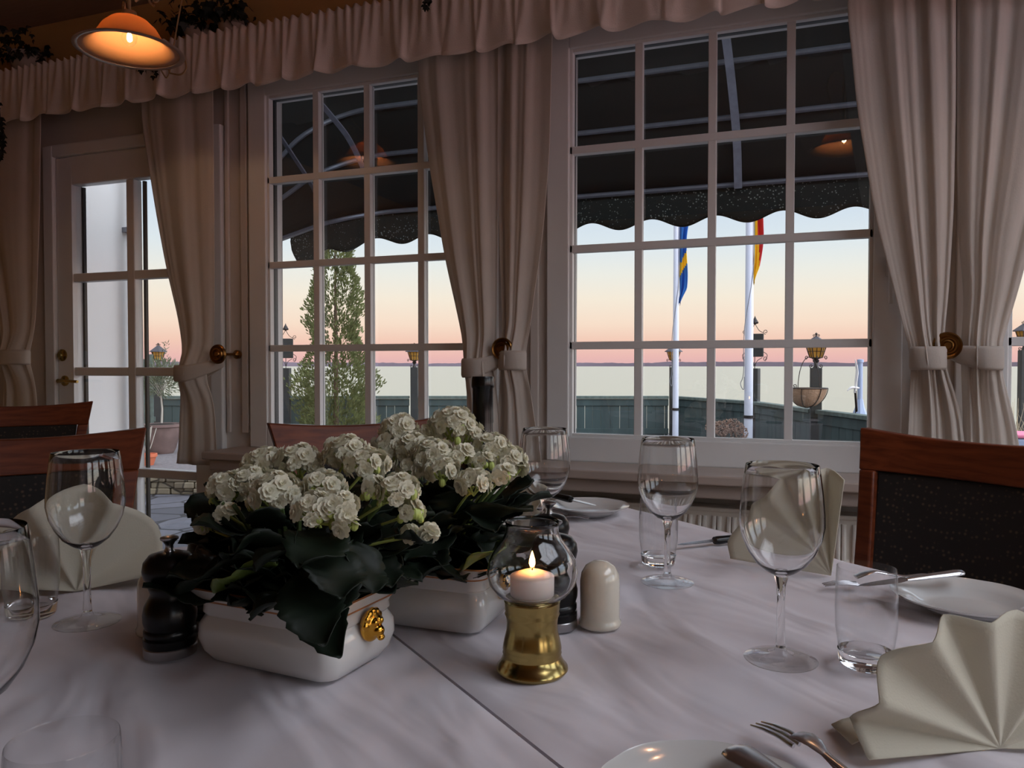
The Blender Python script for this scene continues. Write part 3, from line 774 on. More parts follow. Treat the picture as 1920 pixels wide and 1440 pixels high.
def flatstrap(pts, w=.022, th=.004):
    pts = bez(pts, 6); mb = MB(); rg = []
    for i, p in enumerate(pts):
        d_ = (pts[min(i+1,len(pts)-1)]-pts[max(i-1,0)]).normalized(); s_ = d_.cross(Vector((0, cos(.5), sin(.5)))).normalized()*w; nrm = d_.cross(s_).normalized()*th
        rg.append([p-s_-nrm, p+s_-nrm, p+s_+nrm, p-s_+nrm])
    mb.loft(rg).build('strap', M['strap'], aw, smooth=0)
flatstrap([onarc(-.30,R(20)), onarc(-.30,R(28),AR-.05), onarc(-.31,R(36),AR-.06), onarc(-.33,R(47),AR-.07), onarc(-.36,R(60),AR-.05)])
flatstrap([onarc(1.6,R(20)), onarc(1.6,R(36),AR-.06), onarc(1.6,R(60),AR-.05)])
flatstrap([onY(690,350,1.58), onY(682,318,1.50), onY(655,262,1.34), onY(625,222,1.20), onY(596,188,1.06)], .018)
flatstrap([onY(612,405,1.55), onY(583,345,1.25), onY(548,290,1.0), onY(512,236,.75)], .014)

# ------------------------------------------------------------------ curtains
YC = -.115
CT = {}
def curtain(rows, label, nple, seed, tie, knob=None, lit=1, y0=YC):
    """rows: (image row, left, right) read on the curtain plane, turned into metres at once"""
    rr = []
    for (py, a, b_) in rows:
        c = onY((a+b_)/2, py, y0); xa = onY(a, py, y0).x; xb = onY(b_, py, y0).x; rr.append((c.z, xa, xb))
    rr = [(2.43, rr[0][1], rr[0][2])] + rr
    zt = onY((rows[tie][1]+rows[tie][2])/2, rows[tie][0], y0).z
    if rr[-1][0] > .62: rr.append((.62, rr[-1][1]-.01, rr[-1][2]+.01))
    z1 = rr[-1][0]; z0 = 2.43
    # centre-catmull on rows for smoothness
    def ed(z):
        a, b_ = interp(rr, z); a1, b1 = interp(rr, min(z+.05,2.42)); a2, b2 = interp(rr, max(z-.05,z1)); return (a+a1+a2)/3, (b_+b1+b2)/3
    random.seed(seed); ph = [random.uniform(-.5,.5) for _ in range(8)]
    def fn(u, v):
        z = z0+(z1-z0)*v; a, b_ = ed(z); w = b_-a
        wt = math.exp(-((z-zt)/.09)**2)
        uu = u + .018*sin(u*13+ph[0]*6+v*2)*(1-wt)
        x = a+w*u
        amp = (.0055+.004*sin(5*u+ph[1]*6))*(1+1.2*wt)*(1-.45*wt)
        s_ = sin(2*pi*nple*uu + ph[2]*6 + .5*sin(v*3+ph[3]*9))
        s_ = s_*(1-.35*s_*s_)*1.3 + .35*sin(2*pi*nple*2.3*uu+ph[5]*6+v)*(.4+.6*wt) 
        y = y0 + amp*s_ - wt*.028*(1-(2*u-1)**2)*1.2 + 0.008*sin(2*pi*nple*.5*uu+ph[4]*5) - .02*wt
        y += -.02*sin(pi*v)*sin(pi*u)
        return Vector((x, y, z))
    nu, nv = nple*22, 80
    loc = (fn(.5,0).x, y0, z1)
    t_ = thing('curtain', label, 'curtain', loc, 0, 'cream curtains along the windows')
    o = MB().grid(fn, nu, nv).build('curtain_panel', M['curtain'], t_, smooth=180, solid=.0015, loc=loc); o.location = (0,0,0)
    # tieback band
    a, b_ = ed(zt); cx = (a+b_)/2; rx = (b_-a)/2+.002; ry = .040
    hgt = .036
    if knob is not None:
        k = 1 if knob.x > cx else -1
    else: k = 0
    rg = []
    N_ = 40
    for i in range(N_):
        a_ = 2*pi*i/N_; x = rx*cos(a_); y = ry*sin(a_)
        lift = 0
        if k and k*cos(a_) > 0: lift = (k*cos(a_))**2
        ext = (abs(knob.x-cx)-rx) if k else 0
        xx = cx + x + (k*ext*lift*1.0 if k else 0)
        yy = y0 + y*(1-lift*.6) -.034*(1-lift)
        zz = zt + (.55*(knob.z-zt)*lift if k else 0)
        h = hgt*(1-.45*lift)
        pn = lambda q, e_: (cx+(xx-cx)*q, y0+(yy-y0)*q-.0, zz+e_)
        rg.append([Vector(pn(.95,-h)), Vector(pn(1.0,-h*.75)), Vector(pn(1.0,h*.75)), Vector(pn(.95,h))])
    vs = [p for r_ in rg for p in r_]; fs = [(4*i+q, 4*((i+1)%N_)+q, 4*((i+1)%N_)+q+1, 4*i+q+1) for i in range(N_) for q in range(3)]
    o = MB().add(vs, fs).build('tieback', M['curtain'], t_, smooth=180, solid=.004, loc=loc); o.location = (0,0,0)
    return t_
def holdback(px, py, label, stem_from=None):
    c = onY(px, py, -.15)
    t_ = thing('curtain_holdback', label, 'curtain holdback', (c.x,-.15,c.z), 0, 'round brass curtain holdbacks')
    MB().lathe([(.0,.012),(.010,.013),(.014,.008),(.019,.007),(.021,.012),(.026,.012),(.030,.006),(.034,.007),(.038,.010),(.042,.006),(.043,0),(.03,-.006),(0,-.006)], 32, TR(rx=R(90))).build('rosette', M['dbrass'], t_)
    MB().lathe([(.009,.0),(.006,.02),(.006,.105),(.014,.115),(.02,.118),(.02,.13),(0,.13)], 16, TR(rx=R(-90))).build('stem', M['dbrass'], t_)
    return c
k1 = holdback(409, 664, 'brass rosette holdback on its stem, between the glass door and the left window')
k2 = holdback(942, 654, 'brass rosette holdback between the two middle curtains')
k3 = holdback(1776, 648, 'brass rosette holdback between the two right curtains')
curtain([(215,263,398),(400,292,400),(500,310,400),(600,333,400),(665,342,398),(700,340,388),(760,336,400),(870,330,406)], 'cream curtain tied back right of the glass door', 3, 1, 5, k1)
curtain([(130,783,934),(300,803,932),(480,832,930),(600,858,928),(690,876,926),(760,874,932),(880,866,938)], 'cream curtain tied back at the right side of the left window', 4, 2, 4, k2)
curtain([(90,932,1036),(300,932,1031),(450,936,1018),(560,940,1002),(676,944,988),(760,934,1000),(880,924,1018)], 'narrow cream curtain at the left side of the large window', 3, 3, 4, None, y0=-.10)
curtain([(0,1588,1792),(200,1607,1792),(400,1640,1788),(560,1680,1778),(672,1707,1764),(760,1704,1800),(860,1700,1812)], 'wide cream curtain tied at the right side of the large window', 5, 4, 4, None)
curtain([(0,1796,2060),(300,1796,1985),(450,1800,1935),(560,1810,1905),(672,1800,1868),(740,1806,1890),(830,1808,1912)], 'cream curtain at the right edge of the frame, tied with a wide band', 5, 5, 4, k3)
curtain([(240,-60,80),(400,-50,78),(560,-10,72),(670,14,64),(760,6,72)], 'cream curtain at the far left beside the glass door', 4, 6, 3, None)
curtain([(0,3090,3300),(300,3110,3260),(500,3120,3230),(672,3130,3190),(760,3120,3230)], 'cream curtain beyond the right edge of the frame', 6, 16, 3, None) if False else None

# gathered valance
random.seed(4)
vz0, vz1 = 2.485, 2.232
def fn(u, v):
    x = XL+.02 + (XR-XL-.04)*u; s_ = x*1.0
    g = noise.noise((s_*2.1,3,0)); ph = s_*38 + 3.4*noise.noise((s_*1.9,0,0))
    big = sin(ph); small = sin(s_*150+3*noise.noise((s_*9,1,0)))
    z = vz0 + .006*sin(s_*150)*(1-v)**6 + (vz1-vz0)*v + v**3*(.006*sin(ph*1.0+1.1)+.010*g + .014*noise.noise((s_*11,5,0)))
    bell = .018*v + .017*v**1.5*big*(.55+.9*g) + .006*small*(1-v)**1.2 + .006*sin(s_*60+4*g)*v
    x += .020*v**1.6*sin(ph+1.3)
    return Vector((x, -.203 - bell, z))
o = MB().grid(fn, 1500, 14).build('valance', M['valance'], smooth=180, solid=.0015)
tag(o, 'gathered cream valance ruffle running above door and windows', 'valance')

# ------------------------------------------------------------------ radiator
def radiator(x0, x1, label):
    t_ = thing('radiator', label, 'radiator', ((x0+x1)/2, -.1, .12), 0, 'ribbed radiators under the windows')
    w = (x1-x0)/2
    pr = []; n = int((x1-x0)/.0165)
    prof = [(-.008,0),(-.006,-.014),(-.002,-.016),(.002,-.016),(.006,-.014),(.008,0)]
    mb = MB()
    for k in range(n):
        if k % 3 == 2: continue
        c = -w + (k+.5)*(2*w)/n
        r0 = [Vector((c+a, -.035+b_, .03)) for a, b_ in prof]; r1 = [Vector((c+a, -.035+b_, .40)) for a, b_ in prof]
        rt = [Vector((c+a, -.035+b_*.3, .425)) for a, b_ in prof]
        mb.loft([r0, r1, rt])
    mb.box(-w,w,-.036,.03,0,.44)
    mb.build('panel', M['radiator'], t_, smooth=50)
    MB().box(-w-.004,w+.004,-.045,.04,.44,.455).build('top_grille', M['radiator'], t_, smooth=0, bevel=.004)
    for s_ in (-1,1): MB().box(s_*w*.8-.02,s_*w*.8+.02,.03,.098,.1,.13).build('bracket', M['radiator'], t_, smooth=0)
    return t_
radiator(-1.0, .42, 'ribbed cream radiator under the large window')

# ------------------------------------------------------------------ tables and cloths
T0, T1, N0, N1, N2 = -1.45, -.06, -.40, .3425, 1.10
def table(na, nb, label, cl_label, seed):
    c = tab((T0+T1)/2, (na+nb)/2, 0)
    hl_, hw_ = (T1-T0)/2, (nb-na)/2
    t_ = thing('dining_table', label, 'table', c, TA, 'dining tables pushed together')
    MB().box(-hl_+.01,hl_-.01,-hw_+.01,hw_-.01,.700,.7385).build('tabletop', M['wood'], t_, smooth=0, bevel=.004)
    for sx_ in (-1,1):
        for sy_ in (-1,1): MB().box(sx_*(hl_-.08)-.03,sx_*(hl_-.08)+.03,sy_*(hw_-.07)-.03,sy_*(hw_-.07)+.03,0,.715).build('leg', M['wood'], t_, smooth=0, bevel=.004)
    random.seed(seed)
    # cloth: flat top with small creases then falls over the edges
    dr = .24; nx, ny = 150, 90
    LX, LY = hl_+dr, hw_+dr
    seam = 1 if na < 0 else -1     # the side where the two tables touch: the cloth is tucked there
    def rows_(h_, n_):
        o_ = [h_+dr*k/8 for k in range(8,1,-1)] + [h_+.012, h_+.004, h_]
        return [-q for q in o_] + [-h_+2*h_*k/n_ for k in range(1,n_)] + list(reversed(o_))
    RX, RY = rows_(hl_, 150), rows_(hw_, 80); nx, ny = len(RX)-1, len(RY)-1
    def fnc(u, v):
        x = RX[int(round(u*nx))]; y = RY[int(round(v*ny))]; z = TZ-.0
        dx = abs(x)-hl_; dy = abs(y)-hw_
        X, Y = x, y; fall = 0
        if dx > 0: X = math.copysign(hl_ + min(dx,.004), x); fall = max(fall, dx)
        if dy > 0: Y = math.copysign(hw_ + min(dy,.004), y); fall = max(fall, dy)
        if dx > 0 and not (dy > 0): X += math.copysign(.012*(1+sin(y*22+seed))*min(1,dx/.1), x)
        if dy > 0 and not (dx > 0):
            if (y > 0) == (seam > 0): Y = math.copysign(hw_, y)
            else: Y += math.copysign(.012*(1+sin(x*19+seed))*min(1,dy/.1), y)
        if dx > 0 and dy > 0:
            X = math.copysign(hl_+.02+min(dx,dy)*.35, x); Y = math.copysign(hw_+(.0 if (y>0)==(seam>0) else .02+min(dx,dy)*.35), y)
        if fall <= 0:
            z += .0052*noise.noise((x*5+seed, y*9, 0)) + .0038*noise.noise((x*9+y*6+seed, y*17-x*5, 3)) + .0012*noise.noise((x*34+y*12, y*26+seed, 3)) - .0028
            if min(-dx,-dy) < .001: z = TZ-.004
        else: z -= fall
        return Vector((X, Y, z))
    us = []
    T = Matrix.Translation(c) @ Matrix.Rotation(TA,4,'Z')
    o = MB().grid(fnc, nx, ny).build('tablecloth', M['cloth'], smooth=60, loc=(0,0,0))
    o.location = c; o.rotation_euler = (0,0,TA)
    tag(o, cl_label, 'tablecloth', 'white tablecloths')
table(N1+.0018, N2, 'dining table nearer the windows, under the white cloth', 'white tablecloth on the table nearer the windows, right of the seam', 5)
table(N0, N1-.0018, 'dining table nearer the viewer, under the white cloth', 'white tablecloth on the near table, under the front planter', 9)

# ------------------------------------------------------------------ chairs
def chair(loc, rz, label, group='cherry wood dining chairs'):
    """front faces -y of the chair frame; back at y=0 .. seat towards -y"""
    t_ = thing('dining_chair', label, 'chair', loc, rz, group)
    ZT = .925
    def bx_(z, side=0):     # half width of the back at height z
        k = max(0,(z-.42)/(ZT-.42)); return .175 + .065*k**1.8
    def by_(z): return .0 + .13*((z-.45)/(ZT-.45))**1.3 if z > .45 else 0
    def arc(u, z): return .028*(1-u*u)     # back curved away in the middle
    def bar(z0, z1, u0, u1, th, mat_, name, inset=0, nz=6, nu_=14):
        rg = []
        mb = MB()
        def P_(u, z, s_): 
            w = bx_(z)-inset
            return Vector((u*w, by_(z)+arc(u,z)+s_*th, z))
        # closed box-like loft along u
        for i in range(nu_+1):
            u = u0+(u1-u0)*i/nu_; ring = []
            zs = [z0+(z1(u)-z0)*j/nz for j in range(nz+1)]
            ring = [P_(u,z,-1) for z in zs] + [P_(u,z,1) for z in reversed(zs)]
            rg.append(ring)
        mb.loft(rg); return mb.build(name, mat_, t_, smooth=30, bevel=.003)
    top = lambda u: ZT - .016*(1-u*u)
    bar(.835, top, -1, 1, .013, M['wood'], 'top_rail')
    bar(.50, lambda u: .545, -.8, .8, .011, M['wood'], 'lower_rail', nz=2)
    bar(.545, lambda u: .835, -.83, .83, .008, M['fabric'], 'back_panel')
    for s_ in (-1,1):
        rg = []
        for i in range(13):
            z = .835*i/12 ; w = bx_(z) if z > .42 else .175; y = by_(z) if z > .45 else .04*(.45-z)/.45*1.5
            a = arc(1,z); pw = .036
            rg.append([Vector((s_*(w-pw), y-.013, z)), Vector((s_*w, y-.013, z)), Vector((s_*w, y+.015, z)), Vector((s_*(w-pw), y+.015, z))][::s_])
        MB().loft(rg).build('back_post', M['wood'], t_, smooth=30, bevel=.004)
        MB().loft([[Vector((s_*.19+dx, -.40+dy, z)) for dx, dy in ((-q,-q),(q,-q),(q,q),(-q,q))] for z, q in ((0,.013),(.2,.016),(.42,.019))]).build('front_leg', M['wood'], t_, smooth=30, bevel=.003)
    MB().box(-.20,.20,-.42,.0,.39,.43).build('seat_frame', M['wood'], t_, smooth=0, bevel=.006)
    st_ = MB().box(-.205,.205,-.43,-.015,.43,.475).build('seat', M['fabric'], t_, smooth=30, bevel=.018)
    return t_
def chair_at(t0, n0, face, label):
    # centre of the top rail in table frame; face = direction the sitter looks
    p = tab(t0, n0, 0); rz = {'N': TA, '-N': TA+pi, 'T': TA+pi/2+0, '-T': TA-pi/2}[face]
    return p, rz
# chair: sitter looks along local -y.  local -y must equal the direction to the table
p = tab(-1.93+.13, -.06, 0); chair(p, TA+R(90), 'cherry wood dining chair with dark back, at the left end behind the wine glass')
p = tab(-1.93+.13, .69, 0); chair(p, TA+R(90), 'cherry wood dining chair behind the white flowers, below the left window')
p = tab(-.85, 1.57-.12, 0); chair(p, TA, 'cherry wood dining chair with dark woven back panel at the right edge')
q = fwd(125, 2.83, 0); chair(Vector((q.x-.16,q.y-.06,0))-Vector((0,0,0)), TA+R(90), 'cherry wood dining chair farthest left, standing by the glass door')

# ------------------------------------------------------------------ glassware
def at_table(px, d): p = fwd(px, d, TZ); return p
def wine_glass(loc, label):
    t_ = thing('wine_glass', label, 'wine glass', loc, 0, 'empty wine glasses on the tables')
    MB().lathe([(.0,.0012),(.034,.0010),(.0375,.0014),(.0380,.0021),(.0372,.0027),(.028,.0038),(.014,.0056),(.0075,.0090),(.0052,.015),(0,.015)], 56).build('foot', M['footg'], t_, smooth=60)
    MB().lathe([(0,.0149),(.0052,.0149),(.0043,.03),(.0041,.06),(.0046,.08),(.0075,.0915),(0,.0915)], 28).build('stem', M['glass'], t_, smooth=60)
    MB().lathe([(0,.0914),(.0075,.0914),(.016,.0965),(.026,.1045),(.0345,.117),(.0405,.131),(.0435,.146),(.0432,.160),(.0415,.180),(.0390,.200),(.0373,.2100),(.0371,.2103),(.0369,.2100),
        (.0384,.200),(.0409,.180),(.0426,.160),(.0429,.146),(.0399,.1313),(.0338,.1178),(.025,.1060),(.015,.0985),(.006,.0960),(.0,.0955)], 64).build('bowl', M['glass'], t_, smooth=60)
    return t_
def tumbler(loc, label):
    t_ = thing('tumbler', label, 'drinking glass', loc, 0, 'empty tumblers on the tables')
    MB().lathe([(.0266,.0172),(.0300,.04),(.0306,.062),(.0300,.085),(.0290,.1035),(.0287,.1045),(.0283,.1035),(.0293,.085),(.0299,.062),(.0293,.04),(.0262,.0172)], 64, closed=True).build('wall', M['thin'], t_, smooth=60)
    MB().lathe([(0,.0010),(.020,.0008),(.0245,.0012),(.0262,.004),(.0276,.0168),(.0255,.0168),(.021,.0150),(0,.0142)], 56).build('base', M['glass'], t_, smooth=60)
    return t_
wine_glass(at_table(158,.934), 'empty wine glass on the left, in front of the folded napkin')
wine_glass(at_table(1468,.815), 'empty wine glass on the right, beside a tumbler')
wine_glass(at_table(1253,1.108), 'empty wine glass standing in the middle before the large window')
wine_glass(at_table(1021,1.286), 'empty wine glass farthest back, behind the lit candle')
wine_glass(at_table(-82,.49), 'empty wine glass nearest, cut by the left edge of the photo')
tumbler(at_table(55,.962), 'empty tumbler at the left between two wine glasses')
tumbler(at_table(1629,.800), 'empty tumbler on the right next to the fan napkin')
tumbler(at_table(1236,1.212), 'empty tumbler in the middle, just behind a wine glass stem')
tumbler(at_table(109,.43), 'empty tumbler at the bottom left corner, seen from above')
tumbler(at_table(962,1.19), 'empty tumbler half hidden behind the back planter leaves')

# ------------------------------------------------------------------ candle lamp
cp_ = at_table(998,.788)
ch = thing('candle_holder', 'brass hurricane candle holder with clear glass chimney', 'candle holder', cp_)
MB().lathe([(0,0),(.035,0),(.0372,.003),(.0368,.0055),(.033,.010),(.0303,.016),(.0298,.018),(.0306,.020),(.0298,.022),(.0305,.024),(.0298,.029),(.0282,.036),(.0265,.043),(.0262,.050),(.0270,.0565),(.0284,.060),(.0275,.0625),(.0285,.065),(.0286,.071),(.0290,.073),(.0255,.0745),(0,.0745)], 56).build('base', M['brass'], ch, smooth=45)
MB().lathe([(.0235,.0765),(.030,.0768),(.036,.080),(.0445,.091),(.0470,.102),(.0445,.116),(.0375,.128),(.0305,.137),(.0272,.145),(.0270,.151),(.0280,.1545),(.0276,.1555),(.0268,.1545),(.0258,.151),(.0260,.1448),(.0293,.1366),(.0365,.127),(.0433,.1155),(.0457,.102),(.0433,.0918),(.0352,.0815),(.029,.0785),(.0235,.0783)], 64, closed=True).build('chimney', M['glass'], ch, smooth=60)
cn = thing('candle', 'short lit white candle inside the glass chimney', 'candle', cp_+Vector((0,0,.0775)))
MB().lathe([(0,0),(.0222,0),(.0228,.001),(.0228,.0210),(.0222,.0220),(.010,.0265),(0,.027)], 40).build('wax', M['wax'], cn, smooth=50)
MB().tube([(0,0,.0267),(.0005,0,.031)], .0006, 6).build('wick', M['gasket'], cn)
MB().lathe([(0,.0295),(.0022,.031),(.0033,.034),(.0028,.0385),(.0014,.043),(0,.047)], 16).build('flame', M['flame'], cn)
def point(name, loc, e_, col, r=.02):
    l = bpy.data.lights.new(name, 'POINT'); l.energy = e_; l.color = col; l.shadow_soft_size = r
    o = bpy.data.objects.new(name, l); COL.objects.link(o); o.location = loc; return o

# ------------------------------------------------------------------ mills, shakers, bottle
def mill(loc, label):
    t_ = thing('pepper_mill', label, 'pepper mill', loc, 0, 'black turned mills on the table')
    MB().lathe([(0,0),(.0272,0),(.0278,.001),(.0278,.0095),(.0268,.0105),(0,.0105)], 36).build('base_ring', M['chrome'], t_)
    MB().lathe([(0,.0105),(.0268,.0105),(.0276,.013),(.0276,.019),(.0255,.0205),(.0272,.023),(.0272,.028),(.0255,.0295),(.0278,.037),(.0282,.045),(.0262,.054),(.0222,.061),(.0198,.067),(.0215,.0715),(.0222,.0745),(.0205,.0775),(.0195,.0785),(0,.0785)], 40).build('body', M['black'], t_, smooth=50)
    MB().lathe([(0,.079),(.020,.079),(.0265,.084),(.0282,.092),(.0268,.101),(.021,.1085),(.010,.112),(0,.1125)], 40).build('head', M['black'], t_, smooth=60)
    MB().lathe([(0,.111),(.0062,.1115),(.0045,.1145),(.004,.1185),(.0062,.1225),(.0095,.1255),(.0095,.1275),(.006,.129),(0,.1292)], 24).build('knob', M['chrome'], t_, smooth=50)
mill(at_table(314,.838), 'black pepper mill in front, at the left of the front planter')
mill(at_table(394,.935), 'black pepper mill partly hidden behind the front planter')
mill(at_table(1040,.925), 'black pepper mill right behind the glass chimney, beside the shaker')
mill(at_table(1030,1.055), 'black pepper mill farther back behind the other mill and the candle')
def shaker(loc, label):
    t_ = thing('salt_shaker', label, 'salt shaker', loc, 0, 'cream domed shakers')
    MB().lathe([(0,0),(.0245,0),(.0258,.002),(.0258,.006),(.0242,.0085),(.0240,.012),(.0240,.054),(.0225,.064),(.0175,.0725),(.009,.0775),(0,.0790)], 44).build('body', M['shakerm'], t_, smooth=60)
    mb = MB()
    for k in range(5):
        a = 2*pi*k/5; mb.lathe([(0,.0772),(.0009,.0776),(0,.078)], 8, TR(.006*cos(a),.006*sin(a),.0))
    mb.build('holes', M['gasket'], t_)
shaker(at_table(1126,.928), 'cream domed salt shaker right of the candle')
shaker(at_table(294,.905), 'cream domed salt shaker mostly hidden behind the front mill')
bl = thing('wine_bottle', 'dark wine bottle standing behind the white flowers', 'bottle', at_table(905,1.085))
MB().lathe([(0,.003),(.030,0),(.037,.003),(.038,.008),(.038,.158),(.035,.176),(.024,.194),(.0165,.205),(.0146,.212),(.0144,.245),(0,.245)], 40).build('body', M['bottle'], bl, smooth=50)
MB().lathe([(.0152,.235),(.0148,.25),(.0146,.283),(.0158,.285),(.0162,.288),(.0160,.297),(.0150,.300),(0,.3005)], 32).build('foil_capsule', M['bottle'], bl, smooth=50)
MB().lathe([(.0384,.06),(.0384,.15),(.0381,.15),(.0381,.06)], 40, closed=True).build('label', M['label'], bl, smooth=50)

# ------------------------------------------------------------------ porcelain planters
def rrect(hx, hy, r, z, n=6):
    pts = []
    for (cx, cy, a0) in ((hx-r,hy-r,0),(-hx+r,hy-r,90),(-hx+r,-hy+r,180),(hx-r,-hy+r,270)):
        for k in range(n+1):
            a = R(a0+90*k/n); pts.append(Vector((cx+r*cos(a), cy+r*sin(a), z)))
    return pts
def planter(loc, rz, label):
    t_ = thing('planter', label, 'planter', loc, rz, 'white porcelain planters with gilt knobs')
    pr = [(.080,.048,.0),(.083,.051,.002),(.0895,.057,.012),(.0935,.061,.026),(.0925,.060,.040),(.0875,.055,.050),(.0895,.057,.053),(.0890,.0565,.060),(.0935,.061,.070),(.1010,.068,.079),(.1022,.069,.081),(.1005,.0675,.082),(.0915,.059,.072),(.0860,.0535,.06),(.085,.052,.055)]
    rg = [rrect(a, b_, .018, z) for a, b_, z in pr]
    MB().loft(rg).build('bowl', M['porcelain'], t_, smooth=40)
    MB().loft([rrect(.0858,.0532,.015,.056), rrect(.087,.0545,.015,.064)]).build('soil', M['soil'], t_, smooth=40)
    g = MB()
    for z0, a, b_ in ((.0655,.0915,.059),):
        g.loft([rrect(a+.0006,b_+.0006,.0185,z0), rrect(a+.0012,b_+.0012,.0185,z0+.0014), rrect(a+.0006,b_+.0006,.018,z0+.0026)], cap0=False, cap1=False)
    g.loft([rrect(.1012,.0682,.018,.0802), rrect(.1026,.0694,.018,.081), rrect(.1014,.0684,.018,.0824)], cap0=False, cap1=False)
    g.build('gilt_band', M['giltline'], t_, smooth=60)
    for s_ in (-1, 1):
        k = MB(); T_ = TR(s_*.0925, 0, .047, rz=0 if s_ > 0 else pi)
        # rounded mask-like knob: brow, cheeks, muzzle, mane lobes
        k.ball((.004,0,0), .0150, 20, 12, T_, sc=(.62,1,1.12))
        k.ball((.0125,0,-.004), .0072, 14, 8, T_, sc=(1.0,1.0,.85))
        k.ball((.0165,0,-.0105), .0042, 12, 8, T_, sc=(.9,1.2,.8))
        k.ball((.0125,.0050,.0050), .0036, 10, 6, T_); k.ball((.0125,-.0050,.0050), .0036, 10, 6, T_)
        for a in range(7):
            th = R(10+160*a/6); k.ball((.006,.0128*cos(th),.0128*sin(th)*1.15), .0046, 10, 6, T_, sc=(.9,1,1))
        o = k.build('knob', M['gold'], t_, smooth=180)
        q = o.modifiers.new('re', 'REMESH'); q.mode = 'VOXEL'; q.voxel_size = .0011; q.use_smooth_shade = True
        q = o.modifiers.new('sm', 'SMOOTH'); q.iterations = 3
    return t_
PL1 = Vector((-.503, -2.87+.700, TZ)); PL2 = Vector((-.425, -2.87+.872, TZ))
planter(PL1, R(-5), 'front white porcelain planter with gold mask knob')
planter(PL2, R(0), 'rear white porcelain planter, partly behind the candle')

# ------------------------------------------------------------------ flowering plants
def kleaf(mb, base, tip, width, droop, cup, mi=0, seed=0):
    base = Vector(base); tip = Vector(tip); d_ = tip-base; L = d_.length; ax = d_.normalized()
    side = ax.cross(Vector((0,0,1)));
    side = side.normalized() if side.length > .1 else Vector((1,0,0))
    side = (side + Vector((0,0,random.uniform(-.5,.5)))).normalized()
    up = side.cross(ax).normalized()
    nu_, nv_ = 6, 20
    def fn(u, v):
        w = width*(sin(pi*min(1,v*.9+.08))**.75)*(1 if v > .12 else .25+v*6)
        if v > .3: w *= 1+.08*cos(v*44)
        s_ = 2*u-1
        return base + ax*L*v + side*w*.5*s_ + up*(cup*s_*s_*width*.5) + Vector((0,0,-droop*L*v*v)) + up*.004*sin(v*9+seed)*s_
    mb.grid(fn, nu_, nv_, mi=mi)
def petalflower(mb, c, nrm, r, seed):
    nrm = nrm.normalized(); a = nrm.orthogonal().normalized(); b_ = nrm.cross(a)
    rnd = random.Random(seed)
    for (n, rr, tilt, lift) in ((7,1.0,.15,0),(6,.78,.5,.18),(5,.52,.95,.32),(3,.28,1.3,.40)):
        o0 = rnd.uniform(0,6)
        for k in range(n):
            th = o0+2*pi*k/n+rnd.uniform(-.15,.15); d_ = a*cos(th)+b_*sin(th); s_ = nrm.cross(d_)
            ct, st_ = cos(tilt+rnd.uniform(-.15,.15)), sin(tilt)
            o_ = c+nrm*lift*r; L = r*rr; w = L*.42+r*.08
            m1 = o_+d_*L*.55*ct+nrm*L*.55*st_*.8; tp = o_+d_*L*ct*.98+nrm*L*st_*.72
            mb.add([o_-s_*w*.15, o_+s_*w*.15, m1+s_*w+nrm*r*.05, m1-s_*w+nrm*r*.05, tp+s_*w*.45, tp-s_*w*.45, m1-nrm*r*.06, tp+d_*L*.05],
                   [(0,1,6),(1,2,6),(0,6,3),(6,2,4,7),(3,6,7,5)])
def cluster(parent, c, rad, seed, root, nbud=4, fr=.0100, off=None):
    rnd = random.Random(seed); mb = MB()
    n = max(3, int(1.5*(rad/fr)**2*2.3)); n = min(n, 60)
    hv = (CAM-c).normalized()
    for k in range(n):
        # fibonacci dome, tilted to the outside
        z = 1-(k+.5)/n*1.45; th = k*2.39996; rr = sqrt(max(0,1-z*z))
        nrm = Vector((rr*cos(th), rr*sin(th), z)); 
        p = c + Vector((nrm.x*rad, nrm.y*rad, nrm.z*rad*.72))*rnd.uniform(.92,1.08)
        petalflower(mb, p, nrm+Vector((rnd.uniform(-.3,.3),rnd.uniform(-.3,.3),rnd.uniform(-.2,.2))), fr*rnd.uniform(.85,1.15), rnd.random()*999)
    o = mb.build('flower_cluster', M['petal'], parent, smooth=0, weld=False, loc=off); o.location = (0,0,0)
    gb = MB()
    for k in range(nbud):
        th = rnd.uniform(0,2*pi); p = c+Vector((cos(th)*rad*.95, sin(th)*rad*.95, rnd.uniform(-.7,.1)*rad)); 
        gb.ball(p, rnd.uniform(.0030,.0046), 8, 6, sc=(1,1,1.3)); gb.tube([c-Vector((0,0,rad*.6)), p], .0009, 5)
    gb.tube(bez([root, (root+c)/2+Vector((0,0,.012)), c-Vector((0,0,rad*.2))],4), .0016, 6)
    for k in range(8):
        th = k*.785; gb.tube([c-Vector((0,0,rad*.8)), c+Vector((cos(th)*rad*.7, sin(th)*rad*.7, 0))], .0009, 4)
    q = gb.build('buds_and_stalk', M['bud'], o, loc=off); q.location = (0,0,0)
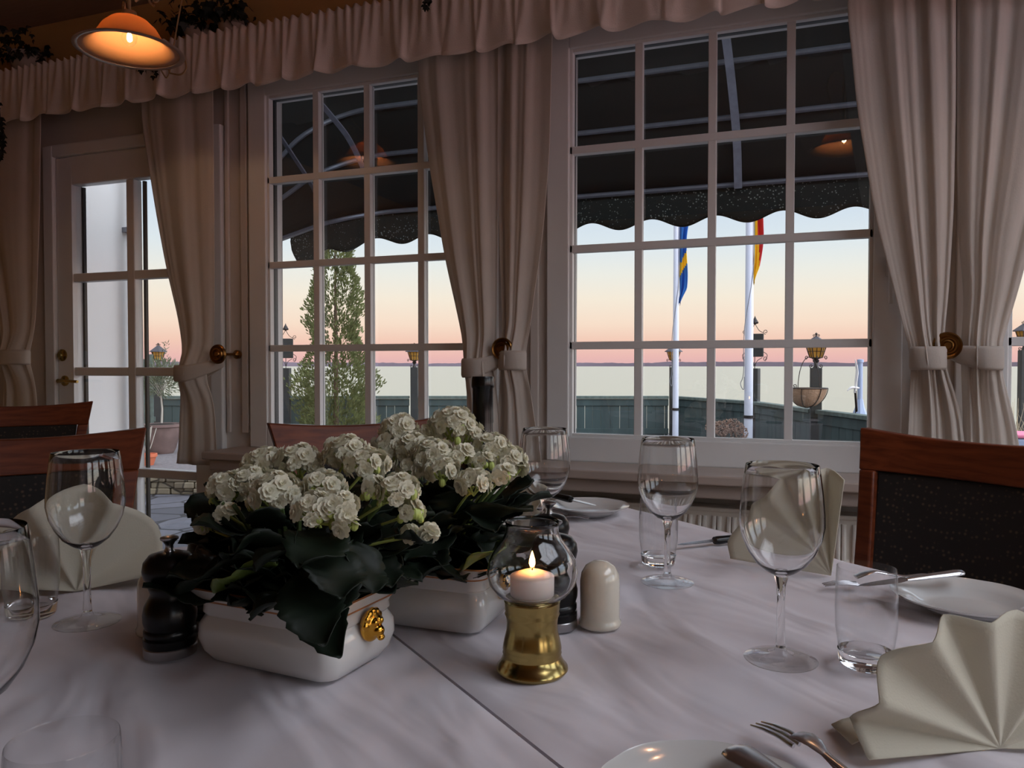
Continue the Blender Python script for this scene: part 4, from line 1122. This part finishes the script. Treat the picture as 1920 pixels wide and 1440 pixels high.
def kalanchoe(loc, label, cl, leaves, seed, rx, ry):
    t_ = thing('kalanchoe', label, 'flowering plant', loc+Vector((0,0,.062)), 0, 'white double kalanchoe plants')
    off = loc+Vector((0,0,.062))
    random.seed(seed)
    for i, (px, py, d_, rpx, nb) in enumerate(cl):
        c = atD(px, py, d_); rad = rpx*d_/F_PX*.92
        root = off+Vector((random.uniform(-.05,.05), random.uniform(-.03,.03), .01))
        cluster(t_, c, rad, seed*100+i, root, nb, off=off)
    mb = MB()
    for k in range(120):
        a = random.uniform(0,2*pi); lvl = random.random()
        r0 = random.uniform(.0,.03); r1 = random.uniform(.05,.105)*(1.08-.35*lvl)
        b0 = off+Vector((cos(a)*rx*.5*random.random(), sin(a)*ry*.5*random.random(), .0+.07*lvl))
        tp = b0+Vector((cos(a)*r1*1.02, sin(a)*r1*.85, .025+.035*lvl-.02*(1-lvl)))
        if tp.z < off.z+.026: tp.z = off.z+.026
        kleaf(mb, b0, tp, random.uniform(.045,.068), random.uniform(.05,.35)*(1 if lvl > .3 else .2), random.uniform(.05,.3), 0, k)
    for (bx, by_, bd, tx, ty, td, w, mi) in leaves:
        kleaf(mb, atD(bx,by_,bd), atD(tx,ty,td), w, .12, .2, mi, 3)
    for k in range(26):
        a = random.uniform(0,2*pi); mb.tube([off+Vector((0,0,0)), off+Vector((cos(a)*rx*.6,sin(a)*ry*.6,.11))], .0022, 5, mi=2)
    o = mb.build('foliage', [M['leaf'],M['leafy'],M['stem']], t_, smooth=60, solid=.0009, weld=False, loc=off); o.location = (0,0,0)
cl1 = [(432,915,.84,38,4),(500,872,.88,40,2),(560,868,.87,42,1),(515,925,.79,50,3),(608,912,.80,36,4),(650,850,.86,40,6),(688,872,.83,38,5),
       (592,958,.71,42,5),(636,950,.705,30,3),(648,985,.70,19,2),(700,915,.77,24,4),(745,922,.77,38,5),(770,960,.77,22,6),(425,962,.80,16,1),(806,998,.76,7,9),(470,905,.84,36,2),(770,1000,.765,8,8),(382,985,.84,8,8)]
cl2 = [(748,805,.97,33,1),(776,845,.955,40,2),(730,838,.96,30,3),(848,798,.98,42,2),(878,812,.985,26,2),(812,855,.93,40,3),(830,885,.90,30,2),
       (920,840,.98,34,3),(950,862,.975,32,2),(964,880,.975,20,3),(888,907,.88,31,2),(942,890,.90,17,3),(865,855,.93,20,6),(905,868,.95,20,5),(770,880,.93,28,2),(808,815,.99,24,2)]
lv1 = [(560,1080,.74,640,1205,.66,.055,0),(640,1060,.73,600,1180,.655,.055,0),(520,1060,.76,400,1095,.78,.05,1),(470,1050,.77,330,1095,.80,.032,0),(560,1090,.74,470,1150,.70,.04,0),
       (700,1040,.77,735,1090,.73,.04,0),(620,1000,.72,560,1050,.66,.06,0),(560,1010,.72,480,1060,.69,.06,0),(660,1020,.73,700,1100,.70,.05,0),(430,1000,.8,368,965,.84,.035,0),(740,1010,.76,810,1010,.75,.03,0),
       (500,1000,.75,420,1040,.75,.055,0),(610,1040,.70,640,1110,.66,.06,0),(560,1080,.70,610,1190,.64,.06,0)]
lv2 = [(830,985,.92,1000,935,.88,.055,0),(860,1075,.88,945,1010,.86,.045,1),(800,1060,.87,870,1075,.82,.05,0),(850,1000,.9,760,1040,.85,.05,0),(900,1000,.92,940,1060,.88,.05,0),(820,1040,.86,790,1080,.82,.05,0),(780,1000,.9,700,1000,.88,.05,0),(880,960,.92,930,985,.86,.05,0)]
kalanchoe(PL1, 'white flowering kalanchoe growing in the front planter', cl1, lv1, 2, .17, .10)
kalanchoe(PL2, 'white flowering kalanchoe growing in the rear planter', cl2, lv2, 3, .17, .10)

# ------------------------------------------------------------------ plates and cutlery
def plate(loc, r, label):
    mb = MB(); seg = 72
    pr = [(0,.004),(.45,.0042),(.60,.0055),(.72,.012),(.86,.0175),(.985,.0195),(1.0,.0205),(.985,.0180),(.86,.0145),(.74,.0085),(.60,.0008),(.45,0),(0,.0006)]
    rg = []
    for k_, z in pr:
        ring = []
        for i in range(seg):
            a = 2*pi*i/seg; sc = 1+(.028*abs(cos(4*a))**.7-.014)*(max(0,k_-.7)/.3 if k_ > .7 else 0); rr = max(k_,1e-4)*r*sc
            ring.append(Vector((rr*cos(a), rr*sin(a), z)))
        rg.append(ring)
    o = mb.loft(rg, cap0=False, cap1=False).build('bread_plate', M['porcelain'], smooth=60); o.location = loc
    return tag(o, label, 'plate', 'white scalloped bread plates')
def tpt(px, py, z=TZ): return onZ(px, py, z)
pc1 = tpt(1105,947,TZ+.018); pc1.z = TZ; plate(pc1, .084, 'white bread plate farthest back, with a black handled knife across it')
pc2 = tpt(1812,1118,TZ+.018); pc2.z = TZ; plate(pc2, .088, 'white bread plate on the right by the chair, with steel cutlery')
pc3 = tpt(1335,1500,TZ+.018); pc3.z = TZ; plate(pc3, .080, 'white bread plate at the bottom edge, under a steel knife')
def fork(a, b_, label, black=False, wd=1.0, za=.004, zb_=.004, neck=.012):
    """a = tine tips, b_ = handle end (table points)"""
    a = Vector(a); b_ = Vector(b_); L = (b_-a).length; rz = atan2(b_.y-a.y, b_.x-a.x)
    t_ = thing('fork', label, 'fork', Vector((a.x,a.y,TZ)), rz, 'forks on the tables')
    def zz(x): k = x/L; return za+(zb_-za)*k + neck*sin(pi*min(1,max(0,(k-.22)/.5)))
    tn = MB()
    for s_ in (-1.1,0,1.1) if not black else (-1.5,-.5,.5,1.5):
        tn.tube([(x, s_*.0062*wd*(.92+.08*x/.05), zz(0)+.004*sin(pi*x/.06)) for x in (0,.015,.03,.047)], [.0009,.0016,.0018,.0020], 6)
    tn.build('tines', M['steel'], t_)
    bd = MB(); rg = []
    for x, w in ((.044,.0092),(.052,.0105),(.062,.0085),(.072,.0040),(.09,.0028),(.11,.0030),(L*.62,.0042),(L*.8,.0062),(L*.95,.0078),(L-.002,.006),(L,.002)):
        if black and x > .10: break
        w *= wd; z = zz(x); rg.append([Vector((x,w*cos(q),z+.0016*sin(q))) for q in [2*pi*k/10 for k in range(10)]])
    if black: rg.append([Vector((.11,.003*cos(q),zz(.1)+.0016*sin(q))) for q in [2*pi*k/10 for k in range(10)]])
    bd.loft(rg).build('shaft', M['steel'], t_, smooth=50)
    if black:
        MB().loft([[Vector((x,w*cos(q),zz(x)*.8+.004+h*sin(q))) for q in [2*pi*k/12 for k in range(12)]] for x, w, h in ((.106,.006,.004),(.112,.0085,.006),(L*.7,.0075,.005),(L*.93,.009,.006),(L,.006,.004))]).build('handle', M['black'], t_, smooth=50)
    return t_
def knife(a, b_, label, black=False, za=.003, zb_=.003, wd=1.0, bl_=.45):
    """a = blade tip, b_ = handle end"""
    a = Vector(a); b_ = Vector(b_); L = (b_-a).length; rz = atan2(b_.y-a.y, b_.x-a.x)
    t_ = thing('knife', label, 'knife', Vector((a.x,a.y,TZ)), rz, 'knives on the tables')
    zz = lambda x: za+(zb_-za)*x/L
    B = L*bl_
    rg = []
    for x, w, h in ((0,.0008,.0003),(.010,.006,.0005),(.03,.0085,.0007),(B*.8,.0092,.0009),(B*.97,.006,.0015),(B,.004,.002)):
        z = zz(x); w *= wd; rg.append([Vector((x,-w,z)), Vector((x,0,z-h)), Vector((x,w*.7,z-h*1.2)), Vector((x,w*.7,z+h*1.2)), Vector((x,0,z+h))])
    MB().loft(rg).build('blade', M['steel'], t_, smooth=30)
    r_ = [(B,.004,.002),(B+.012,.0055,.0032),(B+(L-B)*.4,.0062,.0036),(L*.92,.0085,.0042),(L-.003,.0078,.0036),(L,.004,.002)] if not black else [(B,.0085,.0065),(B+.006,.0095,.0075),(B+(L-B)*.4,.0080,.0065),(L*.93,.0095,.0070),(L,.007,.005)]
    MB().loft([[Vector((x,w*wd*cos(q),zz(x)+h*sin(q))) for q in [2*pi*k/12 for k in range(12)]] for x, w, h in r_]).build('handle', M['black'] if black else M['steel'], t_, smooth=50)
    return t_
# near setting
fork(tpt(1418,1352,TZ+.01), tpt(1640,1500), 'steel fork at the bottom, tines pointing up left beside the near knife', za=.008, zb_=.006)
kt = tpt(1640,1585,TZ+.02); kh = tpt(1372,1398,TZ+.028)
knife(kt, kh, 'steel knife lying on the near plate at the bottom edge', za=.026, zb_=.026, wd=1.7)
# right setting
fork(tpt(1544,1102), tpt(1735,1080,TZ+.02), 'steel fork leaning against the right plate, behind the tumbler', za=.004, zb_=.022)
knife(tpt(1610,1098,TZ+.02), tpt(1805,1078,TZ+.03), 'steel knife resting on the rim of the right plate', za=.020, zb_=.034, wd=1.1)
knife(tpt(1270,1028), tpt(1425,1004,TZ+.01), 'black handled knife pointing at the middle wine glass', True, za=.006, zb_=.010, bl_=.44)
# far setting
knife(tpt(1118,952,TZ+.022), tpt(1010,925,TZ+.03), 'black handled knife lying across the farthest plate', True, za=.026, zb_=.034, bl_=.42)
fork(tpt(1105,975), tpt(960,958,TZ+.01), 'black handled fork on the cloth in front of the farthest plate', True, za=.004, zb_=.008, wd=1)

# ------------------------------------------------------------------ folded napkins
def napkin(loc, rz, label, r=.135, n=9, a0=-4, a1=184, depth=.020, lean=.18, seed=0, tail=True, sq=1.0, grow=0, zs=1.0):
    t_ = thing('napkin', label, 'napkin', loc, rz, 'cream fan folded napkins')
    random.seed(seed)
    jit = [random.uniform(-.12,.12) for _ in range(n*2+2)]
    def fn(u, v):
        s_ = u*n*2; i = int(min(s_, 2*n-1e-6)); f = s_-i
        tri = (1-f if i % 2 else f)*2-1
        tri = tri*.55+.4*sin(tri*pi/2)
        a = R(a0+(a1-a0)*(u+.012*sin(u*20+seed)))
        rr = r*v*(1+.03*tri+.04*jit[i])
        x = -rr*cos(a)*sq; z = rr*sin(a)*zs
        y = depth*tri*(v**1.0)*(1+.5*jit[i])*((u**grow) if grow else 1) + lean*z
        return Vector((x, y, max(z,0)+.002))
    MB().grid(fn, n*12, 14).build('fan', M['napkin'], t_, smooth=180, solid=.0012)
    if tail:
        def f2(u, v):
            x = (u-.5)*2*r*.98; y = .005+(v)*.07*(1-.5*abs(2*u-1)); z = .002+ .035*(1-v)*(1-abs(2*u-1))*.8+.003*sin(u*20)
            return Vector((x, y+.01, z))
        MB().grid(f2, 20, 6).build('foot', M['napkin'], t_, smooth=180, solid=.0012)
    return t_
napkin(at_table(1886,.622), R(20+4), 'large cream fan folded napkin at the bottom right corner', .120, 6, -4, 180, .0105, .10, 1, zs=.89)
napkin(at_table(1562,1.14), R(20-28), 'cream fan folded napkin behind the right wine glass', .152, 4, 2, 97, .032, .12, 2, tail=False, grow=2.4)
napkin(at_table(138,1.06), R(20+15), 'cream folded napkin behind the left wine glass', .140, 3, 8, 172, .024, .10, 3, sq=.84)
napkin(at_table(948,1.37), R(20-52), 'cream folded napkin behind the rear planter, beside the far wine glass', .125, 6, 0, 170, .020, .12, 4)

# ------------------------------------------------------------------ pendant lamps
def lamp(loc, label, ceil=ZC):
    t_ = thing('pendant_lamp', label, 'lamp', loc, 0, 'amber glass pendant lamps on wrought iron')
    pr = [(.165,.0),(.150,.006),(.132,.016),(.116,.032),(.104,.052),(.088,.078),(.062,.102),(.030,.116),(.020,.118)]
    MB().lathe(pr + [(r-.003, z-.003) for r, z in reversed(pr[1:])], 64, closed=True).build('shade', M['shade'], t_, smooth=60)
    MB().lathe([(.163,-.002),(.178,-.004),(.181,-.002),(.178,.001),(.163,.004)], 64, closed=True).build('rim', M['shaderim'], t_, smooth=60)
    MB().lathe([(0,.135),(.024,.133),(.026,.118),(.018,.105),(.016,.09),(0,.088)], 20).build('socket', M['iron'], t_)
    b_ = MB(); b_.ball((0,0,.048), .0075, 14, 10, sc=(1,1,2.0)); b_.build('filament', M['bulb'], t_)
    MB().lathe([(0,.015),(.012,.018),(.022,.030),(.026,.045),(.022,.062),(.013,.080),(.013,.088),(0,.089)], 24).build('bulb', M['pane'], t_, smooth=60)
    ir = MB(); H_ = ceil-loc[2]-.005
    ir.tube([(0,0,.13),(0,0,H_)], .006, 8); ir.lathe([(0,H_-.03),(.02,H_-.03),(.045,H_-.008),(.05,H_),(0,H_)], 20)
    for k in range(3):
        a = 2*pi*k/3+.5; ax = Vector((cos(a),sin(a),0))
        pts = [ax*(.0)+Vector((0,0,.36)), ax*.06+Vector((0,0,.38)), ax*.10+Vector((0,0,.31)), ax*.07+Vector((0,0,.22)), ax*.02+Vector((0,0,.17))]
        ir.tube(bez(pts,6), .0045, 6); scroll(ir, ax*.085+Vector((0,0,.16)), .022, -1, ax, tr=.004)
    ir.build('iron_scrolls', M['iron'], t_)
    t_.scale = (.99,.99,1); lo = Vector(loc); point('lamp_light', lo+Vector((0,0,.048)), LAMP_W, (1,.60,.34), .012)
    return t_
LAMP_W = 2.3
L1 = fwd(250, 2.72, 2.170); lamp(tuple(L1), 'amber glass pendant lamp lit at the upper left')
lamp((.24,-1.36,2.17), 'amber pendant lamp over the right table, seen reflected in the large window')
# wrought iron scroll with ivy hanging just beyond the lamp
sc = MB(); c = onY(345, 105, -.5)
sc.tube(bez([onY(346,108,-.5), onY(349,128,-.5), onY(338,140,-.5), onY(318,137,-.5)],6), .0035, 6)
sc.tube(bez([onY(300,128,-.5), onY(306,138,-.5), onY(312,146,-.5), onY(317,138,-.5), onY(316,131,-.5), onY(310,130,-.5)],6), .0028, 6)
sc.tube(bez([onY(318,137,-.5), onY(330,60,-.5), onY(352,-70,-.5), Vector((onY(352,-70,-.5).x,-.5,ZC))],8), .003, 6)
tag(sc.build('iron_scroll', M['iron']), 'small cream wrought iron scroll hanging right below the lit lamp', 'ornament')

# ------------------------------------------------------------------ ivy pots above the valance
def ivyleaf(mb, p, s, rz, rx):
    T_ = Matrix.Translation(p) @ Matrix.Rotation(rz,4,'Z') @ Matrix.Rotation(rx,4,'X')
    o_ = [(0,0),(.35,.05),(.55,.45),(.28,.42),(.0,1.0),(-.28,.42),(-.55,.45),(-.35,.05)]
    mb.add([(a*s,0,-b_*s) for a, b_ in o_], [tuple(range(8))], T_)
def ivy_pot(x, label, seed, size=1.0, trail=4):
    random.seed(seed); y = -.09
    t_ = thing('ivy_pot', label, 'potted ivy', (x, y, 2.471), 0, 'ivy pots on the ledge above the valance')
    MB().lathe([(0,0),(.045,0),(.062,.085),(.066,.085),(.066,.10),(.058,.10),(.054,.085),(0,.085)], 28, TR(s=size)).build('pot', M['potw'], t_)
    mb = MB()
    for k in range(int(150*size)):
        v = Vector((max(-.095,min(.095,random.gauss(0,.055))), random.gauss(0,.05)-.03, abs(random.gauss(0,.055))))*size
        v.y = min(v.y, .06); ivyleaf(mb, v+Vector((0,0,.08)), random.uniform(.025,.045), random.uniform(0,6.3), random.uniform(-1,1))
    mb.build('foliage', M['ivy'], t_, smooth=0, weld=False)
    return t_
for px, lb, sd, sz in ((372,'ivy pot on the ledge just right of the lit lamp',1,1.0),(435,'second ivy pot right of the lit lamp on the ledge',2,.95),(50,'ivy pot on the ledge at the far upper left',3,1.25)):
    c = onY(px, 40, -.09); ivy_pot(c.x, lb, sd, sz)
# trailing sprigs
def sprig(pts, label, seed, s=.03):
    random.seed(seed); mb = MB(); pts = bez(pts, 5); mb.tube(pts, .0015, 5)
    for p in pts[1:]:
        for j in range(2): ivyleaf(mb, p+Vector((random.uniform(-.012,.012),-.005,random.uniform(-.01,.01))), random.uniform(.6,1)*s, random.uniform(-1,1), random.uniform(-.4,.4))
    tag(mb.build('ivy_sprig', M['ivy'], smooth=0, weld=False), label, 'ivy', 'ivy sprigs hanging over the valance')
sprig([onY(790,-30,-.25), onY(800,-10,-.26), onY(803,10,-.26)], 'ivy sprig hanging at the top middle of the valance', 4, .028)
sprig([onY(256,112,-.25), onY(266,130,-.25), onY(285,125,-.25), onY(292,140,-.25)], 'ivy sprig hanging just below the lit lamp', 5, .026)
sprig([onY(-6,160,-.29), onY(2,230,-.29), onY(6,262,-.29), onY(3,292,-.29)], 'ivy sprig trailing down at the far left edge', 6, .045)
